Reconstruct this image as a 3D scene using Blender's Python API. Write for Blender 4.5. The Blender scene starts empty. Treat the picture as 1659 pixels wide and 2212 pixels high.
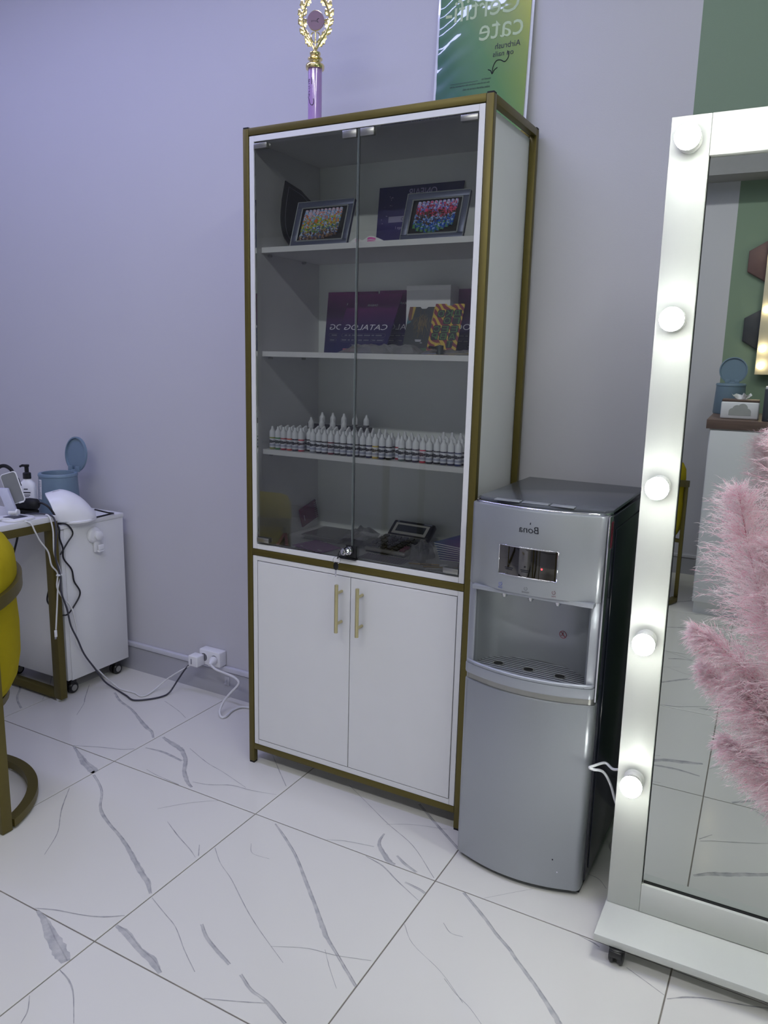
import bpy, bmesh, math, random
from mathutils import Vector, Matrix
random.seed(7)
SC = bpy.context.scene
COL = SC.collection
PI = math.pi

# ------------------------------------------------------------------ camera
cam_d = bpy.data.cameras.new('camera')
cam_d.sensor_fit = 'VERTICAL'
cam_d.sensor_height = 36.0
cam_d.lens = 1672.64 / 2212.0 * 36.0
cam_d.clip_start = 0.02
cam = bpy.data.objects.new('camera', cam_d)
COL.objects.link(cam)
CA, CB, CC = 0.49885, -0.19599, -0.02427
RC = (Matrix.Rotation(CA, 3, 'Z') @ Matrix.Rotation(CB, 3, 'X') @ Matrix.Rotation(CC, 3, 'Y'))
right, fwd, up = RC.col[0].copy(), RC.col[1].copy(), RC.col[2].copy()
m = Matrix.Identity(4)
for k in range(3):
    m[k][0], m[k][1], m[k][2] = right[k], up[k], -fwd[k]
m[0][3], m[1][3], m[2][3] = 1.53914, -1.91224, 1.35507
cam.matrix_world = m
SC.camera = cam

# ------------------------------------------------------------------ view, world, light levels
SC.view_settings.view_transform = 'Standard'
SC.view_settings.look = 'None'
SC.view_settings.gamma = 1.0
SC.view_settings.use_curve_mapping = False
SC.view_settings.exposure = 0.0
SC.render.film_transparent = False
SC.cycles.max_bounces = 6
SC.cycles.diffuse_bounces = 4
SC.cycles.glossy_bounces = 4
SC.cycles.transmission_bounces = 4
SC.cycles.transparent_max_bounces = 16
SC.cycles.caustics_reflective = False
SC.cycles.caustics_refractive = False
SC.cycles.use_adaptive_sampling = True
SC.cycles.adaptive_threshold = 0.02
SC.cycles.sample_clamp_indirect = 6.0
SC.cycles.use_light_tree = False
world = bpy.data.worlds.new('world')
SC.world = world
world.use_nodes = True
world.node_tree.nodes['Background'].inputs[0].default_value = (0.5, 0.55, 0.7, 1)
world.node_tree.nodes['Background'].inputs[1].default_value = 0.0
LED_COOL = (0.50, 0.52, 1.0)          # ceiling LED profile along the lavender wall, violet-white
LED_POWER = 27.0
LED_WHITE = (0.97, 0.98, 1.0)         # second profile and the added fill bar, neutral white
LED_WHITE_POWER = 50.0
BULB_WHITE = (0.97, 1.0, 0.95)        # vanity bulbs, neutral white
BULB_POWER = 64.0

# ------------------------------------------------------------------ helpers
def lin(c):
    out = []
    for v in c[:3]:
        v = v / 255.0
        out.append(v / 12.92 if v <= 0.04045 else ((v + 0.055) / 1.055) ** 2.4)
    return (out[0], out[1], out[2], 1.0)

MATS = {}
def M(name, col, rough=0.5, metal=0.0, var=0.06, scale=30.0, bump=0.0, bscale=200.0, spec=0.5,
      emit=None, coat=0.0, sheen=0.0, trans=0.0, col2=None, stretch=(1, 1, 1)):
    """procedural principled material: noise-varied colour, optional noise relief"""
    if name in MATS:
        return MATS[name]
    mt = bpy.data.materials.new(name)
    mt.use_nodes = True
    nt = mt.node_tree
    b = nt.nodes['Principled BSDF']
    base = lin(col)
    tc = nt.nodes.new('ShaderNodeTexCoord')
    mp = nt.nodes.new('ShaderNodeMapping')
    mp.inputs['Scale'].default_value = stretch
    nt.links.new(tc.outputs['Object'], mp.inputs[0])
    nz = nt.nodes.new('ShaderNodeTexNoise')
    nz.inputs['Scale'].default_value = scale
    nz.inputs['Detail'].default_value = 3
    nt.links.new(mp.outputs[0], nz.inputs['Vector'])
    mx = nt.nodes.new('ShaderNodeMix')
    mx.data_type = 'RGBA'
    if col2 is None:
        mx.inputs['A'].default_value = tuple(max(0, v * (1 - var)) for v in base[:3]) + (1,)
        mx.inputs['B'].default_value = tuple(min(1, v * (1 + var)) for v in base[:3]) + (1,)
    else:
        mx.inputs['A'].default_value = base
        mx.inputs['B'].default_value = lin(col2)
    nt.links.new(nz.outputs['Fac'], mx.inputs['Factor'])
    nt.links.new(mx.outputs['Result'], b.inputs['Base Color'])
    b.inputs['Roughness'].default_value = rough
    b.inputs['Metallic'].default_value = metal
    b.inputs['Specular IOR Level'].default_value = spec
    b.inputs['Coat Weight'].default_value = coat
    b.inputs['Coat Roughness'].default_value = 0.05
    b.inputs['Sheen Weight'].default_value = sheen
    b.inputs['Transmission Weight'].default_value = trans
    if emit:
        b.inputs['Emission Color'].default_value = lin(emit[0])
        b.inputs['Emission Strength'].default_value = emit[1]
    if bump:
        n2 = nt.nodes.new('ShaderNodeTexNoise')
        n2.inputs['Scale'].default_value = bscale
        nt.links.new(mp.outputs[0], n2.inputs['Vector'])
        bp = nt.nodes.new('ShaderNodeBump')
        bp.inputs['Strength'].default_value = bump
        bp.inputs['Distance'].default_value = 0.002
        nt.links.new(n2.outputs['Fac'], bp.inputs['Height'])
        nt.links.new(bp.outputs[0], b.inputs['Normal'])
    MATS[name] = mt
    return mt

def M_glass(name, tint=(0.9, 0.92, 0.92), refl=1.0, rough=0.0, haze=0.0):
    """thin clear sheet: see-through with Fresnel reflection"""
    mt = bpy.data.materials.new(name)
    mt.use_nodes = True
    nt = mt.node_tree
    nt.nodes.clear()
    out = nt.nodes.new('ShaderNodeOutputMaterial')
    tr = nt.nodes.new('ShaderNodeBsdfTransparent')
    tr.inputs[0].default_value = (*tint, 1)
    gl = nt.nodes.new('ShaderNodeBsdfGlossy')
    gl.inputs['Color'].default_value = (refl, refl, refl, 1)
    gl.inputs['Roughness'].default_value = rough
    fr = nt.nodes.new('ShaderNodeFresnel')
    fr.inputs[0].default_value = 1.45
    mx = nt.nodes.new('ShaderNodeMixShader')
    nt.links.new(fr.outputs[0], mx.inputs[0])
    nt.links.new(tr.outputs[0], mx.inputs[1])
    nt.links.new(gl.outputs[0], mx.inputs[2])
    last = mx
    if haze:
        df = nt.nodes.new('ShaderNodeBsdfDiffuse')
        df.inputs[0].default_value = (0.8, 0.8, 0.83, 1)
        m2 = nt.nodes.new('ShaderNodeMixShader')
        m2.inputs[0].default_value = haze
        nt.links.new(mx.outputs[0], m2.inputs[1])
        nt.links.new(df.outputs[0], m2.inputs[2])
        last = m2
    nt.links.new(last.outputs[0], out.inputs[0])
    MATS[name] = mt
    return mt

def M_emit(name, col, strength):
    mt = bpy.data.materials.new(name)
    mt.use_nodes = True
    nt = mt.node_tree
    nt.nodes.clear()
    out = nt.nodes.new('ShaderNodeOutputMaterial')
    em = nt.nodes.new('ShaderNodeEmission')
    em.inputs[0].default_value = (*col[:3], 1)
    em.inputs[1].default_value = strength
    nt.links.new(em.outputs[0], out.inputs[0])
    MATS[name] = mt
    return mt

def M_ramp(name, stops, axis='Z', rough=0.4, noise=0.0, nscale=8.0, bump=0.0, bscale=20.0, coat=0.0, diag=None):
    """printed sheet: colour gradient over the object's own box, stirred by noise"""
    mt = bpy.data.materials.new(name)
    mt.use_nodes = True
    nt = mt.node_tree
    b = nt.nodes['Principled BSDF']
    tc = nt.nodes.new('ShaderNodeTexCoord')
    dt = nt.nodes.new('ShaderNodeVectorMath')
    dt.operation = 'DOT_PRODUCT'
    dt.inputs[1].default_value = diag if diag else {'X': (1, 0, 0), 'Y': (0, 1, 0), 'Z': (0, 0, 1)}[axis]
    nt.links.new(tc.outputs['Generated'], dt.inputs[0])
    last = dt.outputs['Value']
    if noise:
        nz = nt.nodes.new('ShaderNodeTexNoise')
        nz.inputs['Scale'].default_value = nscale
        nt.links.new(tc.outputs['Generated'], nz.inputs['Vector'])
        ma = nt.nodes.new('ShaderNodeMath')
        ma.operation = 'MULTIPLY_ADD'
        ma.inputs[1].default_value = noise
        ms = nt.nodes.new('ShaderNodeMath')
        ms.operation = 'SUBTRACT'
        ms.inputs[1].default_value = noise / 2
        nt.links.new(nz.outputs['Fac'], ma.inputs[0])
        nt.links.new(last, ma.inputs[2])
        nt.links.new(ma.outputs[0], ms.inputs[0])
        last = ms.outputs[0]
    cr = nt.nodes.new('ShaderNodeValToRGB')
    while len(cr.color_ramp.elements) < len(stops):
        cr.color_ramp.elements.new(0.5)
    for e, (p, c) in zip(cr.color_ramp.elements, stops):
        e.position = p
        e.color = lin(c)
    nt.links.new(last, cr.inputs[0])
    nt.links.new(cr.outputs[0], b.inputs['Base Color'])
    b.inputs['Roughness'].default_value = rough
    b.inputs['Coat Weight'].default_value = coat
    b.inputs['Coat Roughness'].default_value = 0.03
    if bump:
        n2 = nt.nodes.new('ShaderNodeTexNoise')
        n2.inputs['Scale'].default_value = bscale
        nt.links.new(tc.outputs['Object'], n2.inputs['Vector'])
        bp = nt.nodes.new('ShaderNodeBump')
        bp.inputs['Strength'].default_value = bump
        bp.inputs['Distance'].default_value = 0.01
        nt.links.new(n2.outputs['Fac'], bp.inputs['Height'])
        nt.links.new(bp.outputs[0], b.inputs['Normal'])
        nt.links.new(bp.outputs[0], b.inputs['Coat Normal'])
    MATS[name] = mt
    return mt

def V3(*a):
    return Vector(a if len(a) == 3 else a[0])

_TXT = {}
def text_geo(s):
    if s in _TXT:
        return _TXT[s]
    cu = bpy.data.curves.new('lettering', 'FONT')
    cu.body = s
    cu.size = 1.0
    cu.resolution_u = 3
    o = bpy.data.objects.new('lettering', cu)
    me = bpy.data.meshes.new_from_object(o)
    vs = [(v.co.x, v.co.y) for v in me.vertices]
    fs = [tuple(p.vertices) for p in me.polygons]
    bpy.data.objects.remove(o)
    bpy.data.curves.remove(cu)
    bpy.data.meshes.remove(me)
    x0, x1 = min(v[0] for v in vs), max(v[0] for v in vs)
    y0, y1 = min(v[1] for v in vs), max(v[1] for v in vs)
    _TXT[s] = ([((x - x0) / (x1 - x0) - 0.5, (y - y0) / (y1 - y0) - 0.5) for x, y in vs], fs, (x1 - x0) / (y1 - y0))
    return _TXT[s]

class MB:
    """collects geometry in world (or local) coordinates and links it as ONE mesh object"""
    def __init__(self):
        self.v, self.f, self.m = [], [], []
    def add(self, vs, fs, mi=0):
        n = len(self.v)
        self.v += [tuple(p) for p in vs]
        self.f += [tuple(i + n for i in f) for f in fs]
        self.m += [mi] * len(fs)
        return self
    def box(self, x0, x1, y0, y1, z0, z1, mi=0):
        vs = [(x, y, z) for z in (z0, z1) for y in (y0, y1) for x in (x0, x1)]
        return self.add(vs, [(0, 2, 3, 1), (4, 5, 7, 6), (0, 1, 5, 4), (2, 6, 7, 3), (0, 4, 6, 2), (1, 3, 7, 5)], mi)
    def obox(self, c, ax, mi=0):
        """oriented box: centre, three half-axis vectors"""
        c = V3(c); a, b, d = [V3(k) for k in ax]
        vs = [c + sa * a + sb * b + sd * d for sd in (-1, 1) for sb in (-1, 1) for sa in (-1, 1)]
        return self.add(vs, [(0, 2, 3, 1), (4, 5, 7, 6), (0, 1, 5, 4), (2, 6, 7, 3), (0, 4, 6, 2), (1, 3, 7, 5)], mi)
    def tube(self, pts, r, n=8, mi=0, closed=False, caps=True, flat=1.0):
        P = [V3(p) for p in pts]
        R = r if isinstance(r, (list, tuple)) else [r] * len(P)
        rings, N = [], len(P)
        prev = None
        for i, p in enumerate(P):
            a = P[(i - 1) % N] if (closed or i > 0) else p
            b = P[(i + 1) % N] if (closed or i < N - 1) else p
            t = (b - a)
            if t.length < 1e-9: t = V3(0, 0, 1)
            t.normalize()
            if prev is None:
                ref = V3(0, 0, 1) if abs(t.z) < 0.9 else V3(1, 0, 0)
                u = t.cross(ref).normalized()
            else:
                u = prev - t * prev.dot(t)
                if u.length < 1e-6: u = t.orthogonal()
                u.normalize()
            prev = u
            w = t.cross(u)
            rings.append([p + R[i] * (math.cos(2 * PI * k / n) * u + flat * math.sin(2 * PI * k / n) * w) for k in range(n)])
        vs = [q for g in rings for q in g]
        fs = []
        for i in range(N if closed else N - 1):
            j = (i + 1) % N
            for k in range(n):
                l = (k + 1) % n
                fs.append((i * n + k, i * n + l, j * n + l, j * n + k))
        if caps and not closed:
            fs.append(tuple(range(n - 1, -1, -1)))
            fs.append(tuple((N - 1) * n + k for k in range(n)))
        return self.add(vs, fs, mi)
    def lathe(self, prof, c=(0, 0, 0), n=24, mi=0, a0=0.0, a1=2 * PI, axis=None, sx=1.0, sy=1.0):
        """prof: (radius, height) pairs turned about an axis through c"""
        c = V3(c)
        if axis is None:
            U, W, A = V3(1, 0, 0), V3(0, 1, 0), V3(0, 0, 1)
        else:
            A = V3(axis).normalized(); U = A.orthogonal().normalized(); W = A.cross(U)
        full = abs(a1 - a0 - 2 * PI) < 1e-6
        cols = n if full else n + 1
        vs = []
        for (r, h) in prof:
            for k in range(cols):
                a = a0 + (a1 - a0) * k / n
                vs.append(c + U * (sx * r * math.cos(a)) + W * (sy * r * math.sin(a)) + A * h)
        fs = []
        for i in range(len(prof) - 1):
            for k in range(n):
                l = (k + 1) % cols if full else k + 1
                fs.append((i * cols + k, i * cols + l, (i + 1) * cols + l, (i + 1) * cols + k))
        return self.add(vs, fs, mi)
    def prism(self, poly, o, u, v, d0, d1, mi=0):
        """2D outline in plane (o,u,v) pushed along u x v from d0 to d1"""
        o, u, v = V3(o), V3(u), V3(v)
        w = u.cross(v).normalized()
        n = len(poly)
        vs = [o + u * a + v * b + w * d0 for a, b in poly] + [o + u * a + v * b + w * d1 for a, b in poly]
        fs = [tuple(range(n - 1, -1, -1)), tuple(range(n, 2 * n))]
        fs += [(k, (k + 1) % n, n + (k + 1) % n, n + k) for k in range(n)]
        return self.add(vs, fs, mi)
    def quad(self, a, b, c, d, mi=0):
        return self.add([a, b, c, d], [(0, 1, 2, 3)], mi)
    def text(self, s, c, u, v, h, mi=0, mirror=True, width=None, fn=None, shear=0.0):
        vs, fs, asp = text_geo(s)
        w = width if width else h * asp
        sg = -1 if mirror else 1
        P = [(sg * x * w + shear * y * h, y * h) for x, y in vs]
        if fn:
            return self.add([fn(a, b) for a, b in P], fs, mi)
        c, u, v = V3(c), V3(u), V3(v)
        return self.add([c + u * a + v * b for a, b in P], fs, mi)
    def build(self, name, mats, parent=None, smooth=None, bevel=0.0, seg=2, world=True, fix=True):
        me = bpy.data.meshes.new(name)
        vs = self.v
        if parent is not None and world:
            L = parent_loc(parent)
            vs = [(a - L[0], b - L[1], c - L[2]) for a, b, c in vs]
        me.from_pydata(vs, [], self.f)
        mats = mats if isinstance(mats, (list, tuple)) else [mats]
        for mt in mats:
            me.materials.append(mt)
        if len(mats) > 1:
            me.polygons.foreach_set('material_index', self.m)
        if fix or bevel:
            bm = bmesh.new(); bm.from_mesh(me)
            if fix: bmesh.ops.recalc_face_normals(bm, faces=bm.faces)
            if bevel:
                es = [e for e in bm.edges if e.is_manifold and e.calc_face_angle(0) > 0.6]
                bmesh.ops.bevel(bm, geom=es, offset=bevel, segments=seg, profile=0.5, affect='EDGES', clamp_overlap=True)
            bm.to_mesh(me); bm.free()
        if smooth or bevel:
            me.polygons.foreach_set('use_smooth', [True] * len(me.polygons))
            me.set_sharp_from_angle(angle=math.radians(smooth or 40))
        me.update()
        o = bpy.data.objects.new(name, me)
        COL.objects.link(o)
        if parent is not None: o.parent = parent
        return o

def parent_loc(p):
    L = Vector((0, 0, 0))
    while p is not None:
        L += p.location
        p = p.parent
    return L

def tag(o, label=None, cat=None, group=None, kind=None):
    if label: o['label'] = label
    if cat: o['category'] = cat
    if group: o['group'] = group
    if kind: o['kind'] = kind
    return o

def thing(name, label, cat, loc, group=None, rotz=0.0):
    o = bpy.data.objects.new(name, None)
    o.empty_display_size = 0.05
    COL.objects.link(o)
    o.location = loc
    o.rotation_euler = (0, 0, rotz)
    return tag(o, label, cat, group)

def struct(o):
    return tag(o, kind='structure')

def copy_tree(o, parent=None):
    c = o.copy(); COL.objects.link(c); c.parent = parent
    for ch in list(o.children):
        copy_tree(ch, c)
    return c

def smoothpts(pts, n=6):
    """Catmull-Rom through the points"""
    P = [V3(p) for p in pts]
    Q = [2 * P[0] - P[1]] + P + [2 * P[-1] - P[-2]]
    out = []
    for i in range(1, len(Q) - 2):
        a, b, c, d = Q[i - 1:i + 3]
        for k in range(n):
            t = k / n
            out.append(0.5 * ((2 * b) + (c - a) * t + (2 * a - 5 * b + 4 * c - d) * t * t + (3 * b - a - 3 * c + d) * t ** 3))
    out.append(P[-1])
    return out

def rrect(w, h, r, n=4):
    out = []
    for cx, cy, a0 in ((w / 2 - r, h / 2 - r, 0), (-w / 2 + r, h / 2 - r, 90), (-w / 2 + r, -h / 2 + r, 180), (w / 2 - r, -h / 2 + r, 270)):
        for k in range(n + 1):
            a = math.radians(a0 + 90 * k / n)
            out.append((cx + r * math.cos(a), cy + r * math.sin(a)))
    return out
X, Y, Z = V3(1, 0, 0), V3(0, 1, 0), V3(0, 0, 1)

# ------------------------------------------------------------------ common materials
m_gold = M('gold_paint', (102, 92, 44), 0.42, 0.55, var=0.05, scale=60)
m_gold2 = M('brushed_brass', (204, 194, 150), 0.3, 0.8)
m_goldchrome = M('gold_chrome', (240, 222, 160), 0.12, 1.0, bump=0.15, bscale=300)
m_white = M('white_laminate', (226, 226, 228), 0.42, 0, var=0.02, scale=12)
m_white_edge = M('white_edge', (232, 232, 236), 0.4, 0, var=0.02)
m_inside = M('cabinet_inside_white', (226, 230, 228), 0.5, 0, var=0.03, scale=9)
m_black = M('black_plastic', (14, 14, 18), 0.35)
m_blackm = M('black_matte', (10, 10, 12), 0.7)
m_chrome = M('chrome', (225, 225, 230), 0.08, 1.0)
m_steel = M('satin_steel', (165, 165, 160), 0.3, 0.9, stretch=(1, 1, 20))
m_glass = M_glass('cabinet_glass', (0.975, 0.985, 0.98))
m_clear = M_glass('clear_film', (0.94, 0.94, 0.95), 1.0, 0.08, haze=0.10)
m_paper = M('white_paper', (236, 236, 238), 0.6)
m_whitepl = M('white_plastic', (236, 236, 240), 0.32, 0, var=0.015)
m_bluepl = M('dusty_blue_plastic', (116, 138, 156), 0.45, 0, var=0.03)
m_ink = M('dark_ink', (22, 24, 34), 0.5)
m_greyink = M('grey_ink', (120, 122, 135), 0.5)
m_whiteink = M('white_ink', (225, 222, 235), 0.5)
m_cablew = M('white_cable', (222, 222, 224), 0.45)
m_cableb = M('black_cable', (16, 16, 22), 0.45)
m_cabled = M('dark_grey_cable', (62, 62, 74), 0.5)
# ------------------------------------------------------------------ the room
RX0, RX1, RY0, RY1, RZ = -2.6, 2.6, -3.43, 0.372, 2.95
m_lav = M('lavender_paint', (202, 201, 208), 0.75, 0, var=0.015, scale=3, bump=0.12, bscale=400)
m_green = M('sage_green_paint', (128, 148, 128), 0.75, 0, var=0.02, scale=3, bump=0.12, bscale=400)
m_ceil = M('ceiling_paint', (228, 228, 232), 0.8)
m_grout = M('grout', (92, 90, 92), 0.9, 0, var=0.25, scale=20, col2=(150, 142, 128))
m_skirt = M('skirting_tile', (176, 176, 186), 0.25, 0, var=0.06, scale=6)
XG = 1.18                                  # where the lavender paint meets the green
w = MB()
w.box(RX0, XG, RY1, RY1 + 0.1, 0, RZ, 0)
w.box(XG, RX1, RY1, RY1 + 0.1, 0, RZ, 1)
struct(w.build('wall_back', [m_lav, m_green]))
w = MB()
w.box(RX0, 1.172, RY0 - 0.1, RY0, 0, RZ, 0)
w.box(1.172, RX1, RY0 - 0.1, RY0, 0, RZ, 1)
struct(w.build('wall_front', [m_lav, m_green]))
struct(MB().box(RX0 - 0.1, RX0, RY0, RY1, 0, RZ).build('wall_left', m_lav))
struct(MB().box(RX1, RX1 + 0.1, RY0, RY1, 0, RZ).build('wall_right', m_green))
struct(MB().box(RX0, RX1, RY0, RY1, RZ, RZ + 0.1).build('ceiling', m_ceil))
struct(MB().box(RX0, RX1, RY0, RY0 + 0.22, 2.30, RZ).build('trim_1', M('beam_grey', (150, 150, 152), 0.8)))   # dropped beam over the far side

# floor of separate marble-look tiles
TX, TY, OX, OY = 0.59735, 0.60279, -0.38796, -0.23447
m_tile = M('marble_tile', (222, 220, 215), 0.13, 0, var=0.02, scale=2.5, spec=0.45)
def M_vein(name, c1, c2, alpha):
    """vein print: grey blotted into the tile colour by noise"""
    mt = M(name, c1, 0.13, 0, col2=c2, scale=55, spec=0.45)
    nt = mt.node_tree
    b = nt.nodes['Principled BSDF']
    src = b.inputs['Base Color'].links[0].from_socket
    tc = nt.nodes.new('ShaderNodeTexCoord')
    nz = nt.nodes.new('ShaderNodeTexNoise'); nz.inputs['Scale'].default_value = 38; nz.inputs['Detail'].default_value = 5
    nt.links.new(tc.outputs['Object'], nz.inputs['Vector'])
    mr = nt.nodes.new('ShaderNodeMapRange')
    mr.inputs['From Min'].default_value = 0.32; mr.inputs['From Max'].default_value = 0.66
    mr.inputs['To Min'].default_value = alpha * 0.50; mr.inputs['To Max'].default_value = alpha
    nt.links.new(nz.outputs['Fac'], mr.inputs['Value'])
    mx = nt.nodes.new('ShaderNodeMix'); mx.data_type = 'RGBA'
    mx.inputs['A'].default_value = lin((222, 220, 215))
    nt.links.new(mr.outputs[0], mx.inputs['Factor'])
    nt.links.new(src, mx.inputs['B'])
    nt.links.new(mx.outputs['Result'], b.inputs['Base Color'])
    return mt
m_vein_soft = M_vein('vein_soft_grey', (172, 172, 177), (140, 140, 146), 0.80)
m_vein_dark = M_vein('vein_dark_grey', (112, 112, 119), (150, 150, 156), 0.85)
VEINS={
 (-1, -1):[[[0.395,-0.602,0.0033],[0.492,-0.557,0.0043],[0.552,-0.536,0.0043],[0.593,-0.509,0.0032]],[[0.179,-0.222,0.0061],[0.258,-0.265,0.0096],[0.351,-0.295,0.007],[0.439,-0.337,0.0137],[0.511,-0.372,0.0167],[0.55,-0.386,0.011],[0.589,-0.419,0.0033]],[[0.03,-0.218,0.0025],[0.122,-0.319,0.0049],[0.158,-0.356,0.0024],[0.213,-0.435,0.0023]],[[0.406,-0.173,0.0024],[0.513,-0.209,0.0023],[0.577,-0.239,0.0023]]],
 (-1, 0):[[[0.398,-0.003,0.0033],[0.464,-0.031,0.015],[0.524,-0.059,0.0252],[0.588,-0.08,0.0309],[0.605,-0.083,0.0123]]],
 (0, -1):[[[0.018,-0.396,0.0087],[0.085,-0.415,0.0213],[0.138,-0.429,0.0189],[0.197,-0.472,0.0164],[0.243,-0.528,0.016],[0.3,-0.574,0.0137],[0.333,-0.593,0.0048]],[[0.021,-0.484,0.0021],[0.079,-0.476,0.0063],[0.118,-0.476,0.0094],[0.191,-0.486,0.0061]],[[0.314,-0.566,0.0029],[0.371,-0.551,0.0029],[0.434,-0.517,0.0039],[0.506,-0.508,0.0029],[0.589,-0.487,0.0019]],[[0.156,-0.407,0.0021],[0.27,-0.449,0.003],[0.359,-0.469,0.002],[0.48,-0.504,0.0019]],[[0.132,-0.586,0.002],[0.184,-0.595,0.002],[0.288,-0.601,0.0039]],[[0.424,-0.289,0.002],[0.511,-0.366,0.003],[0.586,-0.431,0.0029]]],
 (0, 0):[[[0.011,-0.098,0.0041],[0.073,-0.129,0.005],[0.117,-0.159,0.0039],[0.168,-0.209,0.0058],[0.21,-0.236,0.0113],[0.272,-0.264,0.0065],[0.329,-0.284,0.0082],[0.389,-0.309,0.0124],[0.447,-0.339,0.0148],[0.502,-0.367,0.017],[0.551,-0.39,0.0151],[0.587,-0.419,0.0033]],[[0.008,-0.188,0.002],[0.053,-0.243,0.0039],[0.088,-0.283,0.0048],[0.12,-0.314,0.0029],[0.176,-0.369,0.0028],[0.226,-0.45,0.0018]],[[0.401,-0.165,0.0018],[0.48,-0.202,0.0036],[0.547,-0.229,0.0026],[0.586,-0.249,0.0017]],[[0.557,-0.201,0.0026],[0.589,-0.24,0.0034]],[[0.328,-0.131,0.0019],[0.389,-0.058,0.0019],[0.456,0.0,0.0019]],[[0.384,-0.601,0.0025],[0.433,-0.579,0.0041],[0.506,-0.557,0.0033],[0.554,-0.535,0.0057],[0.593,-0.507,0.0024]]],
 (0, 1):[[[0.396,0.0,0.005],[0.44,-0.013,0.018],[0.507,-0.043,0.032],[0.563,-0.065,0.0344],[0.592,-0.077,0.0201]]],
 (1, -1):[[[0.157,-0.32,0.0019],[0.267,-0.384,0.0018],[0.368,-0.443,0.0027],[0.48,-0.5,0.0026],[0.59,-0.595,0.0025]],[[0.365,-0.447,0.0018],[0.434,-0.408,0.0018],[0.529,-0.378,0.0018]],[[0.4,-0.303,0.0046],[0.489,-0.37,0.0063],[0.594,-0.447,0.0035]],[[0.254,-0.601,0.0017],[0.305,-0.578,0.0035],[0.386,-0.559,0.0026]],[[0.38,-0.491,0.0026],[0.385,-0.527,0.0069],[0.403,-0.554,0.0137],[0.449,-0.591,0.0169],[0.473,-0.605,0.0084]],[[0.46,-0.563,0.0025],[0.497,-0.584,0.0075],[0.539,-0.6,0.0041]]],
 (1, 0):[[[0.006,-0.189,0.0026],[0.063,-0.233,0.0017],[0.134,-0.271,0.0025],[0.232,-0.335,0.0024],[0.309,-0.379,0.0023],[0.419,-0.434,0.0015]],[[0.081,-0.012,0.0018],[0.146,-0.053,0.0052],[0.225,-0.109,0.0051],[0.316,-0.188,0.0098],[0.39,-0.253,0.0094],[0.442,-0.301,0.0138],[0.468,-0.323,0.0091],[0.511,-0.353,0.0037],[0.557,-0.384,0.0051],[0.598,-0.41,0.0036]],[[0.364,-0.408,0.0015],[0.441,-0.37,0.0023],[0.508,-0.355,0.0022],[0.589,-0.327,0.0015]],[[0.479,-0.352,0.0015],[0.515,-0.39,0.0015],[0.563,-0.435,0.0014]],[[0.006,-0.427,0.0025],[0.073,-0.452,0.0024],[0.131,-0.474,0.0024],[0.198,-0.517,0.0023],[0.265,-0.555,0.0022]],[[0.176,-0.436,0.0039],[0.21,-0.459,0.0062],[0.245,-0.475,0.0069],[0.282,-0.488,0.0075],[0.317,-0.501,0.0045]],[[0.357,-0.511,0.0044],[0.403,-0.533,0.0051],[0.432,-0.538,0.0036],[0.459,-0.543,0.0078],[0.501,-0.56,0.0049],[0.52,-0.567,0.0035]],[[0.332,-0.601,0.0022],[0.398,-0.571,0.0029],[0.458,-0.542,0.0021]],[[0.004,-0.543,0.0064],[0.042,-0.547,0.0189],[0.11,-0.569,0.0154],[0.159,-0.579,0.0212],[0.201,-0.597,0.0089]],[[0.387,-0.005,0.0025],[0.447,-0.018,0.0058],[0.507,-0.05,0.0041],[0.594,-0.092,0.0016]],[[0.531,-0.048,0.0025],[0.575,-0.054,0.004],[0.596,-0.06,0.0073]],[[0.08,-0.122,0.0013],[0.111,-0.155,0.0017],[0.166,-0.151,0.0013]]],
 (1, 1):[[[0.001,-0.099,0.0023],[0.044,-0.109,0.0053],[0.084,-0.13,0.0037],[0.146,-0.18,0.0022]],[[0.007,-0.179,0.0015],[0.038,-0.207,0.003],[0.053,-0.234,0.0022]]],
 (2, -1):[[[0.138,-0.6,0.0012],[0.186,-0.55,0.0012],[0.235,-0.501,0.0012]],[[0.336,-0.366,0.0018],[0.374,-0.372,0.003],[0.402,-0.401,0.0018]]],
 (2, 0):[[[0.004,-0.185,0.0023],[0.05,-0.232,0.0015],[0.143,-0.276,0.0015],[0.22,-0.33,0.0014]],[[0.084,-0.132,0.0016],[0.113,-0.154,0.0023],[0.144,-0.151,0.0015]],[[0.082,-0.006,0.0045],[0.161,-0.063,0.0066],[0.207,-0.101,0.0065],[0.253,-0.133,0.0069],[0.281,-0.158,0.0089],[0.319,-0.189,0.0078],[0.362,-0.226,0.0097],[0.398,-0.259,0.013],[0.417,-0.279,0.0139]],[[0.158,-0.29,0.0015],[0.198,-0.316,0.0015],[0.238,-0.335,0.0015],[0.275,-0.361,0.0015]],[[0.384,-0.004,0.0016],[0.419,-0.01,0.0044],[0.437,-0.017,0.0033]],[[0.506,-0.049,0.0021],[0.555,-0.07,0.0027],[0.596,-0.088,0.0021]]],
}

def vein_strip(mb, pts, mi, wscale, z, lift=0.0):
    P = smoothpts([(a, b, c) for a, b, c in pts], 5) if len(pts) > 1 else []
    L, R = [], []
    for i, p in enumerate(P):
        a, b = P[max(0, i - 1)], P[min(len(P) - 1, i + 1)]
        t = Vector((b.x - a.x, b.y - a.y)); t = t.normalized() if t.length > 1e-9 else Vector((1, 0))
        n = Vector((-t.y, t.x)); wd = max(0.0008, abs(p.z)) * 0.5 * wscale
        jl, jr = random.uniform(0.75, 1.1), random.uniform(0.75, 1.1)
        q = Vector((p.x, p.y)) + n * lift * abs(p.z)
        L.append((q.x + n.x * wd * jl, q.y + n.y * wd * jl, z)); R.append((q.x - n.x * wd * jr, q.y - n.y * wd * jr, z))
    n = len(P)
    vs = L + R
    mb.add(vs, [(i, n + i, n + i + 1, i + 1) for i in range(n - 1)], mi)
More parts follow.
